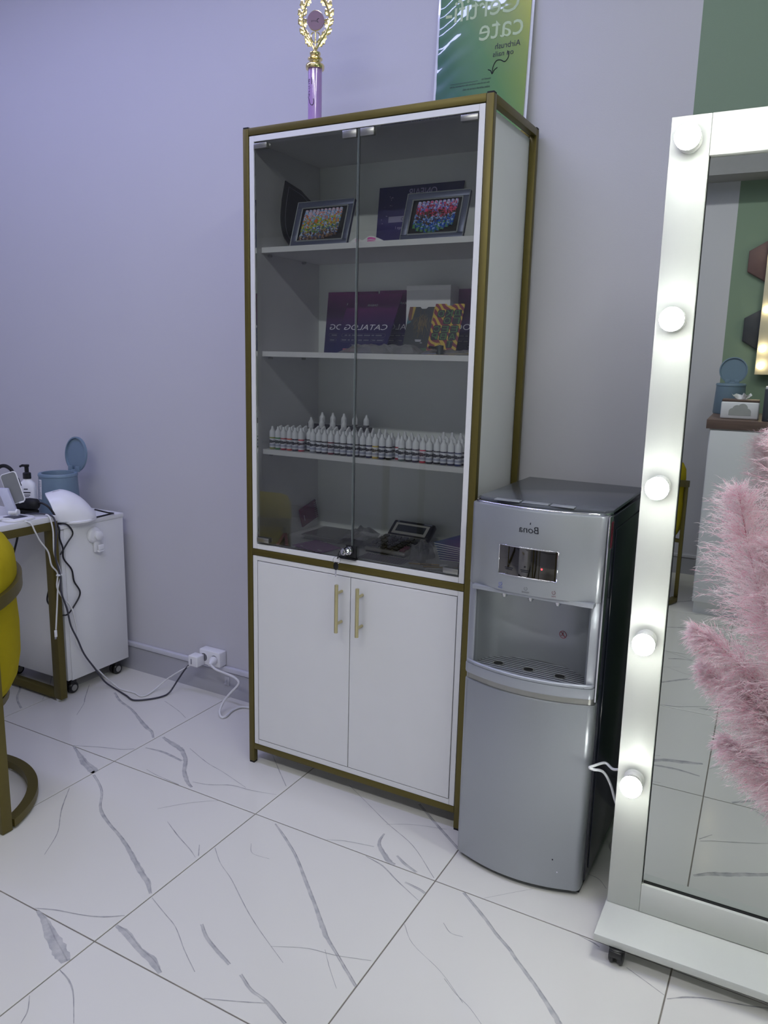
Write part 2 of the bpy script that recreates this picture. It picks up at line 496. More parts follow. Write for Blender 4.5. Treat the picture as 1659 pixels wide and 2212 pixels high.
fl = MB().box(RX0, RX1, RY0, RY1, -0.08, -0.0022).build('floor', m_grout)
struct(fl)
prints = [VEINS[(1, 0)], VEINS[(0, 0)], VEINS[(2, 0)], VEINS[(0, -1)]]
gap = 0.0017
for i in range(-4, 6):
    for j in range(-1, 6):
        ax0, ay1 = OX + i * TX, OY - j * TY            # tile corner at far left
        x0, x1 = max(ax0 + gap, RX0), min(ax0 + TX - gap, RX1)
        y0, y1 = max(ay1 - TY + gap, RY0), min(ay1 - gap, RY1)
        if x1 - x0 < 0.01 or y1 - y0 < 0.01: continue
        mb = MB()
        c = 0.0012
        o = [(x0, y0), (x1, y0), (x1, y1), (x0, y1)]
        n_ = [(x0 + c, y0 + c), (x1 - c, y0 + c), (x1 - c, y1 - c), (x0 + c, y1 - c)]
        mb.add([(a - ax0, b - ay1, -0.0022) for a, b in o] + [(a - ax0, b - ay1, -0.0006) for a, b in o] + [(a - ax0, b - ay1, 0.0) for a, b in n_],
               [(0, 1, 5, 4), (1, 2, 6, 5), (2, 3, 7, 6), (3, 0, 4, 7), (4, 5, 9, 8), (5, 6, 10, 9), (6, 7, 11, 10), (7, 4, 8, 11), (8, 9, 10, 11)], 0)
        vv = VEINS.get((i, j))
        if vv is None:
            src = prints[(i * 3 + j * 5) % len(prints)]
            rot = (i + j) % 2
            vv = [[((TX - a), (-TY - b), w_) if rot else (a, b, w_) for a, b, w_ in s] for s in src]
            vv = [[(min(max(a, 0.004), TX - 0.004), max(min(b, -0.004), -TY + 0.004), w_) for a, b, w_ in s] for s in vv]
            if x1 - x0 < TX * 0.9 or y1 - y0 < TY * 0.9: vv = []
        else:
            vv = [[(min(max(a, 0.002), TX - 0.002), max(min(b, -0.002), -TY + 0.002), w_) for a, b, w_ in s] for s in vv]
        for s in vv:
            wide = max(q[2] for q in s)
            if wide > 0.006:
                vein_strip(mb, s, 1, 1.0, 0.00025)
                vein_strip(mb, [(a, b, min(w_, 0.0035)) for a, b, w_ in s], 2, 0.9, 0.0004, lift=1.2)
            else:
                vein_strip(mb, s, 2, 0.85, 0.0004)
        t = mb.build('tile', [m_tile, m_vein_soft, m_vein_dark], fix=False)
        t.location = (ax0, ay1, 0.0)
        t.parent = fl
# tiled skirting with a slim moulding on top
bb = MB().box(RX0, RX1, RY1 - 0.014, RY1, 0, 0.103).build('baseboard_back', m_skirt)
struct(bb)
MB().box(RX0, RX1, RY1 - 0.019, RY1, 0.106, 0.126).build('moulding', M('moulding_white', (205, 205, 216), 0.45), bb, bevel=0.003)
bf = MB().box(RX0, RX1, RY0, RY0 + 0.014, 0, 0.103).build('baseboard_front', m_skirt); struct(bf)
MB().box(RX0, RX1, RY0, RY0 + 0.019, 0.106, 0.126).build('moulding', MATS['moulding_white'], bf, bevel=0.003)

# ceiling LED profiles (the cool room light), then an added fill bar
m_led = M_emit('led_diffuser_cool', LED_COOL, LED_POWER)
m_led2 = M_emit('led_diffuser_white', LED_WHITE, LED_WHITE_POWER)
m_prof = M('white_profile', (230, 230, 232), 0.4)
def led_bar(x0, x1, y, label, me_=None):
    t = thing('ceiling_light', label, 'light', ((x0 + x1) / 2, y, RZ))
    MB().box(x0, x1, y - 0.05, y + 0.05, RZ - 0.05, RZ - 0.001).build('housing', m_prof, t, bevel=0.003)
    MB().box(x0 + 0.02, x1 - 0.02, y - 0.04, y + 0.04, RZ - 0.058, RZ - 0.050).build('diffuser', me_ or m_led, t)
led_bar(-2.2, 0.7, -0.52, 'long white linear ceiling light nearest the display cabinet wall')
led_bar(-0.4, 1.5, -2.10, 'long white linear ceiling light nearest the opposite wall', m_led2)

t = thing('ceiling_light', 'added white fill light on the ceiling along the right-hand side', 'light', (2.05, -1.5, RZ))  # unseen fill bar, added to brighten the cabinet's right side panel
MB().box(2.0, 2.1, -2.2, -0.8, RZ - 0.05, RZ - 0.001).build('housing', m_prof, t, bevel=0.003)
MB().box(2.01, 2.09, -2.18, -0.82, RZ - 0.058, RZ - 0.050).build('diffuser', m_led2, t)
# ------------------------------------------------------------------ display cabinet
CW, CD, CH, T = 0.7744, 0.3526, 2.0, 0.020
cab = thing('display_cabinet', 'tall white display cabinet in a gold metal frame with glass upper doors', 'cabinet', (0.387, 0.176, 0))
for (x, y, nm) in ((0, 0, 0), (CW - T, 0, 0), (0, CD - T, 0), (CW - T, CD - T, 0)):
    p = MB().box(x, x + T, y, y + T, 0.006, CH - 0.004).build('frame_post', m_gold, cab, bevel=0.0015)
    MB().box(x + 0.001, x + T - 0.001, y + 0.001, y + T - 0.001, 0, 0.006).build('foot_cap', m_blackm, p)
    MB().box(x + 0.001, x + T - 0.001, y + 0.001, y + T - 0.001, CH - 0.004, CH).build('end_cap', m_blackm, p)
def rail(x0, x1, y0, y1, z0, z1):
    return MB().box(x0, x1, y0, y1, z0, z1).build('frame_rail', m_gold, cab, bevel=0.0012)
e = 0.0004
for y in (0, CD - T):
    for z in (1.977, 0.7285, 0.0525):
        rail(T + e, CW - T - e, y, y + T, z, z + T)
for x in (0, CW - T):
    for z in (1.977, 0.0525):
        rail(x, x + T, T + e, CD - T - e, z, z + T)
BX0, BX1, TH = 0.0222, 0.7525, 0.016
IX0, IX1 = BX0 + TH, BX1 - TH
YB = 0.0015                       # front plane of the boxes
def panel(name, x0, x1, y0, y1, z0, z1, mt=None, par=None):
    return MB().box(x0, x1, y0, y1, z0, z1).build(name, mt or m_white, par or cab, bevel=0.0006, seg=1)
# upper box
panel('side_panel', BX0, IX0, YB, 0.348, 0.7495, 1.9745)
panel('side_panel', IX1, BX1, YB, 0.348, 0.7495, 1.9745)
panel('top_panel', IX0 + e, IX1 - e, YB, 0.348, 1.9585, 1.9745)
panel('bottom_panel', IX0 + e, IX1 - e, YB, 0.348, 0.7495, 0.7655)
panel('back_panel', BX0, BX1, 0.3483, 0.3515, 0.7495, 1.9745, m_inside)
for zs in (1.6555, 1.3515, 1.0505):
    panel('shelf', IX0 + 0.001, IX1 - 0.001, 0.034, 0.346, zs, zs + 0.016)
    for (px_, sx) in ((IX0, 1), (IX1, -1)):
        for py_ in (0.07, 0.25):
            MB().lathe([(0.0, 0), (0.004, 0), (0.004, 0.012), (0.0, 0.012)], (px_, py_, zs - 0.0045), 8, axis=(sx, 0, 0)).build('shelf_pin', m_steel, cab, smooth=40)
# lower box
panel('side_panel', BX0, IX0, YB, 0.348, 0.0735, 0.7265)
panel('side_panel', IX1, BX1, YB, 0.348, 0.0735, 0.7265)
panel('top_panel', IX0 + e, IX1 - e, YB, 0.348, 0.7115, 0.7265)
panel('bottom_panel', IX0 + e, IX1 - e, YB, 0.348, 0.0735, 0.0905)
panel('back_panel', BX0, BX1, 0.3483, 0.3515, 0.0735, 0.7265, m_inside)
panel('interior_shelf', IX0 + e, IX1 - e, 0.03, 0.346, 0.40, 0.416)
DX0, DX1, DM, DZ0, DZ1 = 0.0408, 0.7340, 0.3888, 0.0930, 0.7090
for (x0, x1, hx) in ((DX0, DM - 0.0013, 0.3585), (DM + 0.0013, DX1, 0.431)):
    d = panel('cabinet_door', x0, x1, YB - 0.0005, 0.0175, DZ0, DZ1)
    h = MB()
    h.tube([(hx, -0.030, 0.540), (hx, -0.030, 0.690)], 0.0058, 14)
    for hz in (0.567, 0.663):
        h.tube([(hx, -0.030, hz), (hx, YB, hz)], 0.0045, 12)
    h.build('bar_handle', m_gold2, d, smooth=40)
# glass doors, pivot hinge plates
GX0, GX1, GM, GZ0, GZ1 = 0.0405, 0.7345, 0.3900, 0.7700, 1.9565
for k, (x0, x1) in enumerate(((GX0, GM - 0.0018), (GM + 0.0018, GX1))):
    g = MB().box(x0, x1, 0.004, 0.009, GZ0, GZ1).build('glass_door', m_glass, cab)
    edge = MB()
    ex = x1 - 0.0006 if k == 0 else x0 - 0.0002
    edge.box(ex, ex + 0.0008, 0.0038, 0.0092, GZ0, GZ1)
    edge.build('polished_edge', M('glass_edge_green', (150, 158, 158), 0.15, 0.2), g)
    for (ha, hb, z0, z1) in (((x0, x0 + 0.046) if k == 0 else (x1 - 0.046, x1)) + (1.9385, 1.9530),
                             ((x0, x0 + 0.046) if k == 0 else (x1 - 0.046, x1)) + (0.7735, 0.7885)):
        MB().box(ha, hb, -0.002, 0.016, z0, z1).build('pivot_hinge', m_steel, g, bevel=0.0012)
    ca, cb = (GM - 0.050, GM - 0.006) if k == 0 else (GM + 0.006, GM + 0.048)
    MB().box(ca, cb, 0.001, 0.013, 1.936, 1.956).build('magnet_catch', m_steel, g, bevel=0.0012)
lk = MB().box(0.372, 0.408, -0.0015, 0.0025, 0.7725, 0.808).build('door_lock', m_black, cab, bevel=0.001)
MB().box(0.345, 0.408, -0.006, 0.010, 0.7655, 0.7705).build('lock_foot', m_black, lk, bevel=0.001)
cyl = MB()
cyl.lathe([(0, 0), (0.0125, 0), (0.0125, 0.006), (0.010, 0.008), (0.0125, 0.010), (0.0125, 0.016), (0.0105, 0.019), (0.0105, 0.028), (0.008, 0.030), (0, 0.030)], (0.387, -0.0015, 0.7935), 20, axis=(-0.35, -1, 0))
cyl.build('lock_cylinder', m_chrome, lk, smooth=35)
# keys in the lock
ky = thing('key_bunch', 'two black-headed keys on a ring hanging from the cabinet lock', 'keys', (0.372, -0.036, 0.775))
kh = [(0.0085 * math.cos(a * PI / 8), 0.0125 * math.sin(a * PI / 8)) for a in range(16)]
MB().prism(kh, (0.371, -0.041, 0.786), (0.5, -0.8, 0.0), (0.25, 0.15, 0.95), -0.0015, 0.0015).build('key_head', m_black, ky, bevel=0.0006)
MB().box(0.3722, 0.3742, -0.0405, -0.0325, 0.7885, 0.7925).build('key_blade', m_chrome, ky)
rg = [(0.366 + 0.0105 * math.cos(a * PI / 10), -0.042 + 0.004 * math.cos(a * PI / 10), 0.770 + 0.0105 * math.sin(a * PI / 10)) for a in range(20)]
MB().tube(rg, 0.0008, 6, closed=True).build('key_ring', m_chrome, ky, smooth=60)
k2 = MB().prism([(a * 1.0, b * 0.95) for a, b in kh], (0.3645, -0.044, 0.7520), X, Z, -0.0015, 0.0015).build('key_head', m_black, ky, bevel=0.0006)
MB().prism([(-0.0025, -0.012), (-0.0028, -0.028), (-0.001, -0.033), (0.0012, -0.031), (0.0026, -0.026), (0.0018, -0.022), (0.0026, -0.018), (0.0025, -0.012)], (0.3645, -0.044, 0.7520), X, Z, -0.0009, 0.0009).build('key_blade', m_chrome, k2)

# ------------------------------------------------------------------ on top of the cabinet
m_col = M('lilac_gloss', (176, 142, 196), 0.12, 0, var=0.03, coat=0.6)
tr = thing('trophy', 'gold laurel-wreath trophy on a lilac column standing on the cabinet', 'trophy', (0.150, 0.150, 1.9746))
tb = MB().box(0.115, 0.185, 0.115, 0.185, 1.9746, 1.992).build('base', m_black, tr, bevel=0.003)
MB().lathe([(0.0, 1.992), (0.0205, 1.992), (0.0205, 2.182), (0.0, 2.182)], (0.150, 0.150, 0), 32).build('column', m_col, tr, smooth=40)
MB().lathe([(0.0, 2.179), (0.0262, 2.179), (0.0275, 2.183), (0.0275, 2.189), (0.0255, 2.192), (0.020, 2.194), (0.0155, 2.198), (0.0165, 2.202), (0.0215, 2.205), (0.0215, 2.208), (0.0165, 2.212),
            (0.0145, 2.216), (0.0160, 2.219), (0.0155, 2.224), (0.0065, 2.228), (0.0045, 2.236), (0, 2.24)], (0.150, 0.150, 0), 28).build('collar', m_goldchrome, tr, smooth=50)
tc_ = V3(0.150, 0.150, 0)
# wreath lies in a plane turned towards the room
WU, WV = V3(0.93, 0.30, -0.05).normalized(), V3(0.02, 0.0, 1.0).normalized()
WN = WU.cross(WV)
def wp(a, b, d=0.0):
    return V3(0.150, 0.150, 2.228) + WU * (a * 0.88) + WV * b + WN * d
wr = MB()
def leaf(a, b, ang, ln, wd):
    ca, sa = math.cos(ang), math.sin(ang)
    out = [(0, 0), (0.25, 0.42), (0.42, 0.34), (0.55, 0.5), (0.70, 0.30), (0.82, 0.28), (1.0, 0.0), (0.85, -0.25), (0.66, -0.26), (0.5, -0.44), (0.36, -0.30), (0.2, -0.36)]
    P = [(a + ca * p * ln - sa * q_ * wd, b + sa * p * ln + ca * q_ * wd) for p, q_ in out]
    n = len(P)
    mid = wp(a + ca * ln * 0.5, b + sa * ln * 0.5, -0.0045)
    mid2 = wp(a + ca * ln * 0.5, b + sa * ln * 0.5, 0.002)
    vs = [wp(x, y, 0) for x, y in P] + [mid, mid2]
    wr.add(vs, [(k, (k + 1) % n, n) for k in range(n)] + [((k + 1) % n, k, n + 1) for k in range(n)])
for s in (-1, 1):
    br = [(0, 0), (s * 0.012, 0.018), (s * 0.030, 0.040), (s * 0.043, 0.065), (s * 0.046, 0.090), (s * 0.038, 0.115), (s * 0.024, 0.138), (s * 0.010, 0.158)]
    wr.tube([wp(*p) for p in smoothpts([(a, b, 0) for a, b in br], 5) for p in [(p.x, p.y)]], 0.0034, 7)
    up_ = PI / 2
    for (a, b, dg, ln, wd) in ((0.010, 0.012, 48, 0.030, 0.013), (0.022, 0.030, 62, 0.024, 0.010), (0.034, 0.044, 38, 0.020, 0.010), (0.040, 0.058, 100, 0.022, 0.009), (0.043, 0.066, 52, 0.020, 0.010),
                                (0.046, 0.086, 64, 0.022, 0.010), (0.044, 0.092, 120, 0.018, 0.009), (0.042, 0.108, 75, 0.022, 0.010), (0.034, 0.118, 118, 0.024, 0.012), (0.030, 0.130, 82, 0.024, 0.011), (0.018, 0.142, 122, 0.034, 0.016)):
        leaf(s * a, b, math.radians(dg) if s > 0 else PI - math.radians(dg), ln * 1.35, wd * 2.2)
    wr.tube([wp(p.x, p.y) for p in smoothpts([(s * 0.004, 0.022, 0), (s * 0.014, 0.034, 0), (s * 0.013, 0.046, 0), (s * 0.006, 0.050, 0)], 5)], 0.0018, 6)
    wr.tube([wp(s * 0.026, 0.085 - 0.004), wp(s * 0.044, 0.085)], 0.0018, 6)
wr.tube([wp(0, 0.0), wp(0, 0.03), wp(0, 0.052)], 0.0022, 6)
wr.build('laurel_wreath', m_goldchrome, tr, smooth=30)
med = MB()
mo = [(0.0255 * math.cos(2 * PI * k / 32), 0.0255 * math.sin(2 * PI * k / 32)) for k in range(32)]
med.prism(mo, wp(0, 0.0805), WU, WV, -0.0025, 0.0025)
md = med.build('medallion', M('mauve_plate', (122, 92, 112), 0.3), tr, smooth=40)
MB().tube([wp(0.0262 * math.cos(2 * PI * k / 32), 0.0805 + 0.0262 * math.sin(2 * PI * k / 32)) for k in range(32)], 0.0018, 6, closed=True).build('medallion_rim', m_goldchrome, tr, smooth=60)
# front of the plate is whichever side faces the room
fn_ = -0.0029 if WN.y > 0 else 0.0029
mt_ = MB()
mt_.text('aring', wp(-0.006, 0.079, fn_), WU, WV, 0.0055, width=0.016)
mt_.tube([wp(p.x, p.y, fn_) for p in smoothpts([(0.0115, 0.0855, 0), (0.006, 0.0835, 0), (0.0055, 0.0775, 0), (0.010, 0.0755, 0)], 5)], 0.0008, 5)
mt_.build('lettering', m_ink, md)
def colwrap(ang0, z0, r=0.0207):
    # advance runs up the column, letter tops point to image right
    return lambda a, b: (0.150 + r * math.cos(ang0 + b / r), 0.150 + r * math.sin(ang0 + b / r), z0 + a)
ct = MB()
a0 = math.radians(-112)
ct.text('aring', None, None, None, 0.0125, mirror=False, width=0.048, fn=colwrap(a0, 2.126))
ct.tube([colwrap(a0, 2.092)(a * 1.3, b * 1.3) for a, b in [(p.x, p.y) for p in smoothpts([(0.008, -0.004, 0), (0.002, 0.0, 0), (-0.008, 0.004, 0), (-0.011, 0.010, 0), (-0.005, 0.013, 0), (0.002, 0.012, 0)], 5)]], 0.0011, 5)
ct.text('2023', None, None, None, 0.004, mirror=False, width=0.016, fn=colwrap(math.radians(-80), 2.142)) if False else None
ct.box(0.1515, 0.1535, 0.1286, 0.1292, 2.134, 2.152)
ct.build('lettering', M('plum_ink', (48, 26, 66), 0.4), tr)

# certificate behind the frame
ce = thing('certificate', 'green laminated certificate poster leaning on the wall above the cabinet', 'poster', (0.588, 0.335, 1.9746))
cw, chh = 0.295, 0.425
cu_ = X
cv_ = V3(0, 0.026, chh).normalized()
co = V3(0.590, 0.338, 1.9752)
def cp(a, b, d=0.0):
    return co + cu_ * a + cv_ * b - V3(0, 1, -0.06) * d
m_lam = M('laminate_white', (228, 230, 240), 0.12, coat=0.5)
MB().prism([(-cw / 2, 0), (cw / 2, 0), (cw / 2, chh), (-cw / 2, chh)], co, cu_, cv_, -0.0010, 0.0004).build('laminate_sheet', m_lam, ce)
m_cert = M_ramp('certificate_green', [(0.0, (26, 84, 92)), (0.30, (34, 98, 74)), (0.55, (72, 128, 62)), (0.80, (128, 152, 40)), (1.0, (192, 196, 30))], rough=0.35, noise=0.10, nscale=1.6,
                bump=0.10, bscale=14, coat=1.0, diag=(0.58, 0, 0.44))
g = MB()
NX, NZ = 22, 40
def surf(a, b):
    rip = 0.0014 * math.sin(b * 120 + 3 * math.sin(a * 30)) * max(0.0, 1 - (a + cw / 2) / 0.11)
    return 0.0030 + rip + 0.0006 * math.sin(b * 21 + a * 40)
pts = []
for jz in range(NZ + 1):
    for ix in range(NX + 1):
        a = -cw / 2 + 0.008 + (cw - 0.016) * ix / NX
        b = 0.008 + (chh - 0.016) * jz / NZ
        pts.append(cp(a, b, surf(a, b)))
g.add(pts, [(jz * (NX + 1) + ix, jz * (NX + 1) + ix + 1, (jz + 1) * (NX + 1) + ix + 1, (jz + 1) * (NX + 1) + ix) for jz in range(NZ) for ix in range(NX)])
pg = g.build('printed_sheet', m_cert, ce, smooth=80, fix=False)
m_cl = M('certificate_pale_lettering', (180, 200, 154), 0.4)
lt = MB()
dd = 0.0055
def ctext(mb_, s_, a0_, b0_, h_, width=None):
    mb_.text(s_, None, None, None, h_, width=width, fn=lambda p_, q_: cp(a0_ + p_, b0_ + q_, surf(a0_ + p_, b0_ + q_) + 0.0007))
ctext(lt, 'Certifi-', -0.008, 0.372, 0.060, 0.225)
ctext(lt, 'cate', 0.054, 0.303, 0.048, 0.132)
lt.build('title_lettering', m_cl, ce, fix=False)
l2 = MB()
ctext(l2, 'Airbrush', 0.078, 0.258, 0.016, 0.075)
ctext(l2, 'on nails', 0.066, 0.237, 0.014, 0.062)
ctext(l2, 'issued to', 0.019, 0.176, 0.0055)
ctext(l2, 'the certificate confirms the completion of the', -0.032, 0.165, 0.0058, 0.125)
ctext(l2, 'online airbrush course on nails', -0.010, 0.154, 0.0058, 0.084)
l2.add([cp(-0.092, 0.172, dd), cp(-0.005, 0.172, dd), cp(-0.005, 0.1728, dd), cp(-0.092, 0.1728, dd)], [(0, 1, 2, 3)])
l2.tube([cp(p.x, p.y + 0.029, surf(p.x, p.y + 0.029) + 0.0006) for p in smoothpts([(0.079, 0.212, 0), (0.083, 0.196, 0), (0.073, 0.184, 0), (0.060, 0.190, 0), (0.047, 0.190, 0), (0.038, 0.176, 0), (0.036, 0.158, 0)], 6)], 0.0012, 5)
l2.tube([cp(p.x, p.y + 0.029, surf(p.x, p.y + 0.029) + 0.0006) for p in smoothpts([(0.023, 0.170, 0), (0.031, 0.166, 0), (0.036, 0.157, 0), (0.042, 0.166, 0), (0.051, 0.172, 0)], 5)], 0.0012, 5)
l2.build('dark_lettering', m_ink, ce, fix=False)
# ------------------------------------------------------------------ shelf 1: framed nail art, poster, plate
S1, S2, S3, S4 = 1.6717, 1.3677, 1.0667, 0.7657
m_fr = M('slate_grey_frame', (92, 98, 122), 0.35, 0.3, scale=80, stretch=(1, 8, 1))
m_frs = M('silver_frame_edge', (196, 202, 206), 0.25, 0.7)
def M_nail(name, cols, sc):
    mt = bpy.data.materials.new(name); mt.use_nodes = True
    nt = mt.node_tree; b = nt.nodes['Principled BSDF']
    tc = nt.nodes.new('ShaderNodeTexCoord')
    vo = nt.nodes.new('ShaderNodeTexVoronoi'); vo.inputs['Scale'].default_value = sc
    nt.links.new(tc.outputs['Object'], vo.inputs['Vector'])
    sp = nt.nodes.new('ShaderNodeSeparateXYZ'); nt.links.new(tc.outputs['Generated'], sp.inputs[0])
    s2 = nt.nodes.new('ShaderNodeSeparateColor'); nt.links.new(vo.outputs['Color'], s2.inputs[0])
    ma = nt.nodes.new('ShaderNodeMath'); ma.operation = 'MULTIPLY_ADD'; ma.inputs[1].default_value = 0.42
    nt.links.new(s2.outputs[0], ma.inputs[0]); nt.links.new(sp.outputs['Z'], ma.inputs[2])
    mb_ = nt.nodes.new('ShaderNodeMath'); mb_.operation = 'SUBTRACT'; mb_.inputs[1].default_value = 0.21
    nt.links.new(ma.outputs[0], mb_.inputs[0])
    cr = nt.nodes.new('ShaderNodeValToRGB'); cr.color_ramp.interpolation = 'CONSTANT'
    while len(cr.color_ramp.elements) < len(cols): cr.color_ramp.elements.new(0.5)
    for k, (e_, c) in enumerate(zip(cr.color_ramp.elements, cols)):
        e_.position = k / len(cols); e_.color = lin(c)
    nt.links.new(mb_.outputs[0], cr.inputs[0]); nt.links.new(cr.outputs[0], b.inputs['Base Color'])
    b.inputs['Roughness'].default_value = 0.08; b.inputs['Coat Weight'].default_value = 1.0
    return mt
m_n1 = M_nail('nail_art_landscape', [(96, 72, 54), (150, 120, 92), (70, 92, 140), (176, 192, 220), (96, 140, 70), (190, 188, 60), (216, 120, 60), (120, 170, 220), (170, 200, 235), (226, 196, 214)], 260)
m_n2 = M_nail('nail_art_fantasy', [(90, 140, 90), (60, 100, 190), (44, 84, 170), (150, 180, 230), (96, 82, 72), (70, 60, 58), (170, 70, 90), (226, 90, 130), (120, 130, 210), (200, 196, 236)], 240)
def photo_frame(x0, x1, z0, lean0, lean1, hgt, mt, label, lens, off):
    t = thing('photo_frame', label, 'picture frame', ((x0 + x1) / 2, lean0 + 0.01, z0), 'framed nail art displays on the top shelf')
    u = X; v = V3(0, lean1 - lean0, hgt); H = v.length; v = v.normalized()
    w_ = x1 - x0
    o = V3((x0 + x1) / 2, lean0, z0 + 0.0005)
    n = u.cross(v)                       # faces the room (-y)
    def P(a, b, d=0.0): return o + u * a + v * b + n * d
    for (a0_, a1_, b0, b1) in ((-w_ / 2, w_ / 2, 0, 0.017), (-w_ / 2, w_ / 2, H - 0.017, H), (-w_ / 2, -w_ / 2 + 0.017, 0.0172, H - 0.0172), (w_ / 2 - 0.017, w_ / 2, 0.0172, H - 0.0172)):
        MB().obox(P((a0_ + a1_) / 2, (b0 + b1) / 2, -0.006), (u * (a1_ - a0_) / 2, v * (b1 - b0) / 2, n * 0.006)).build('frame_bar', m_fr, t, bevel=0.0015)
    ed = MB()
    for (a, b, c, d_) in ((-w_ / 2, 0, -w_ / 2, H), (-w_ / 2, H, w_ / 2, H), (w_ / 2, H, w_ / 2, 0)):
        ed.tube([P(a, b, 0.0003), P(c, d_, 0.0003)], 0.0013, 6)
    iw, ih = w_ / 2 - 0.019, 0.019
    for (a, b, c, d_) in ((-iw, ih, -iw, H - ih), (-iw, H - ih, iw, H - ih), (iw, H - ih, iw, ih), (iw, ih, -iw, ih)):
        ed.tube([P(a, b, -0.001), P(c, d_, -0.001)], 0.0022, 6)
    ed.build('silver_edge', m_frs, t, smooth=40)
    MB().obox(P(0, H / 2, -0.0085), (u * (w_ / 2 - 0.012), v * (H / 2 - 0.012), n * 0.0015)).build('black_backing', m_blackm, t)
    MB().obox(P(0, H * 0.32, -0.022), (u * 0.02, v * H * 0.28, n * 0.001)).build('easel_back', m_blackm, t)
    # ten nail tips
    pitch = (2 * iw - 0.026) / 10
    for k in range(10):
        ln = lens[k] * H
        cx = -iw + 0.010 + pitch * (k + 0.5) + off
        top = H - 0.024 + 0.0002 * k
        nb = MB()
        rw = pitch * 0.48
        rows = 7; cols = 6
        vs = []
        for r_ in range(rows + 1):
            f = r_ / rows
            sc = 1.0 if 0.1 < f < 0.9 else 0.8
            b = top - ln * f
            for c_ in range(cols + 1):
                a_ = PI * c_ / cols
                vs.append(P(cx - 0.012 * (f - 0.3) * (0.5) - rw * sc * math.cos(a_), b, -0.0065 + 0.0042 * math.sin(a_) * sc))
        nb.add(vs, [(r_ * (cols + 1) + c_, r_ * (cols + 1) + c_ + 1, (r_ + 1) * (cols + 1) + c_ + 1, (r_ + 1) * (cols + 1) + c_) for r_ in range(rows) for c_ in range(cols)])
        nb.build('nail_tip', mt, t, smooth=60, fix=False)
photo_frame(0.119, 0.316, S1, 0.066, 0.112, 0.1335, m_n1, 'framed row of landscape-painted nail tips at the left of the top shelf', [0.74, 0.73, 0.70, 0.69, 0.68, 0.66, 0.66, 0.64, 0.62, 0.60], -0.004)
photo_frame(0.489, 0.676, S1, 0.066, 0.112, 0.1310, m_n2, 'framed row of blue and red fantasy nail tips at the right of the top shelf', [0.56, 0.62, 0.64, 0.66, 0.70, 0.70, 0.64, 0.62, 0.58, 0.54], 0.002)

pl = thing('certificate_plate', 'black leaf-shaped plate leaning at the left end of the top shelf', 'plate', (0.08, 0.17, S1))
A_, B_ = V3(0.060, 0.118, 0), V3(0.120, 0.262, 0)
pu = (B_ - A_).normalized(); pv = V3(0, 0, 1)
outl = [(p.x, p.y) for p in smoothpts([(0.048, 0.0005, 0), (0.018, 0.014, 0), (-0.008, 0.042, 0), (-0.018, 0.088, 0), (-0.014, 0.145, 0)], 5)] + [(-0.002, 0.203), (0.055, 0.182), (0.112, 0.140)] + [(p.x, p.y) for p in smoothpts([(0.128, 0.085, 0), (0.118, 0.035, 0), (0.085, 0.0005, 0)], 4)]
MB().prism(outl, V3(0.066, 0.120, S1), pu, pv, -0.002, 0.002).build('board', m_blackm, pl, bevel=0.0008)
tl = MB()
pn = pu.cross(pv)
sgn = 1 if pn.y < 0 else -1
tl.tube([V3(0.066, 0.120, S1) + pu * (a * 0.82 + 0.012) + pv * (b * 0.86 + 0.012) + pn * (0.0024 * sgn) for a, b in outl[:24]], 0.0004, 4)
tl.text('DIPLOMA', V3(0.066, 0.120, S1) + pu * 0.05 + pv * 0.045 + pn * 0.0026 * sgn, pu, pv, 0.007) if False else None
tl.build('thin_line', m_greyink, pl)

def sheet_thing(name, label, cat, x0, x1, y_b, y_t, z0, h, th, mt, group=None, rot=0.0):
    """board leaning back: returns thing and point function on its room-facing side"""
    t = thing(name, label, cat, ((x0 + x1) / 2, y_b, z0), group)
    u = V3(math.cos(rot), math.sin(rot), 0); v = V3(-math.sin(rot) * (y_t - y_b), (y_t - y_b) * math.cos(rot), h).normalized()
    n = u.cross(v)
    o = V3((x0 + x1) / 2, y_b, z0 + 0.0004); w_ = (x1 - x0); H = math.hypot(y_t - y_b, h)
    MB().obox(o + v * H / 2 - n * th / 2, (u * w_ / 2, v * H / 2, n * th / 2)).build('cover', mt, t)
    return t, (lambda a, b, d=0.0005: o + u * a + v * b + n * d), u, v, H

m_navy = M_ramp('poster_navy', [(0, (44, 30, 100)), (0.5, (46, 34, 112)), (1, (34, 38, 92))], rough=0.35, noise=0.5, nscale=3, coat=0.3)
t, P, u, v, H = sheet_thing('wall_poster', 'navy printed board behind the frames on the top shelf', 'poster', 0.268, 0.556, 0.318, 0.342, S1, 0.207, 0.003, m_navy)
b = MB()
b.text('ONEAIR', P(0.008, 0.187), u, v, 0.022, width=0.098)
b.build('title_lettering', M('lilac_ink', (176, 168, 212), 0.5), t, fix=False)
b = MB(); b.text('Stage I', P(-0.062, 0.082), u, v, 0.011); b.build('stage_lettering', MATS['lilac_ink'], t, fix=False)
b = MB()
for k in range(26):
    a_, b_ = random.choice([random.uniform(-0.13, -0.09), random.uniform(0.09, 0.13)]), random.uniform(0.09, 0.18)
    s_ = random.uniform(0.0006, 0.0014)
    b.quad(P(a_ - s_, b_ - s_), P(a_ + s_, b_ - s_), P(a_ + s_, b_ + s_), P(a_ - s_, b_ + s_))
b.build('star_print', MATS['lilac_ink'], t, fix=False)['kind'] = 'stuff'
b = MB()
b.quad(P(-0.104, 0.100), P(0.09, 0.100), P(0.09, 0.118), P(-0.104, 0.118))
b.build('name_bar', M('lilac_bar', (150, 146, 182), 0.5), t, fix=False)
b = MB(); b.text('CO', P(-0.050, 0.109, 0.0009), u, v, 0.009); b.build('name_lettering', m_ink, t, fix=False)

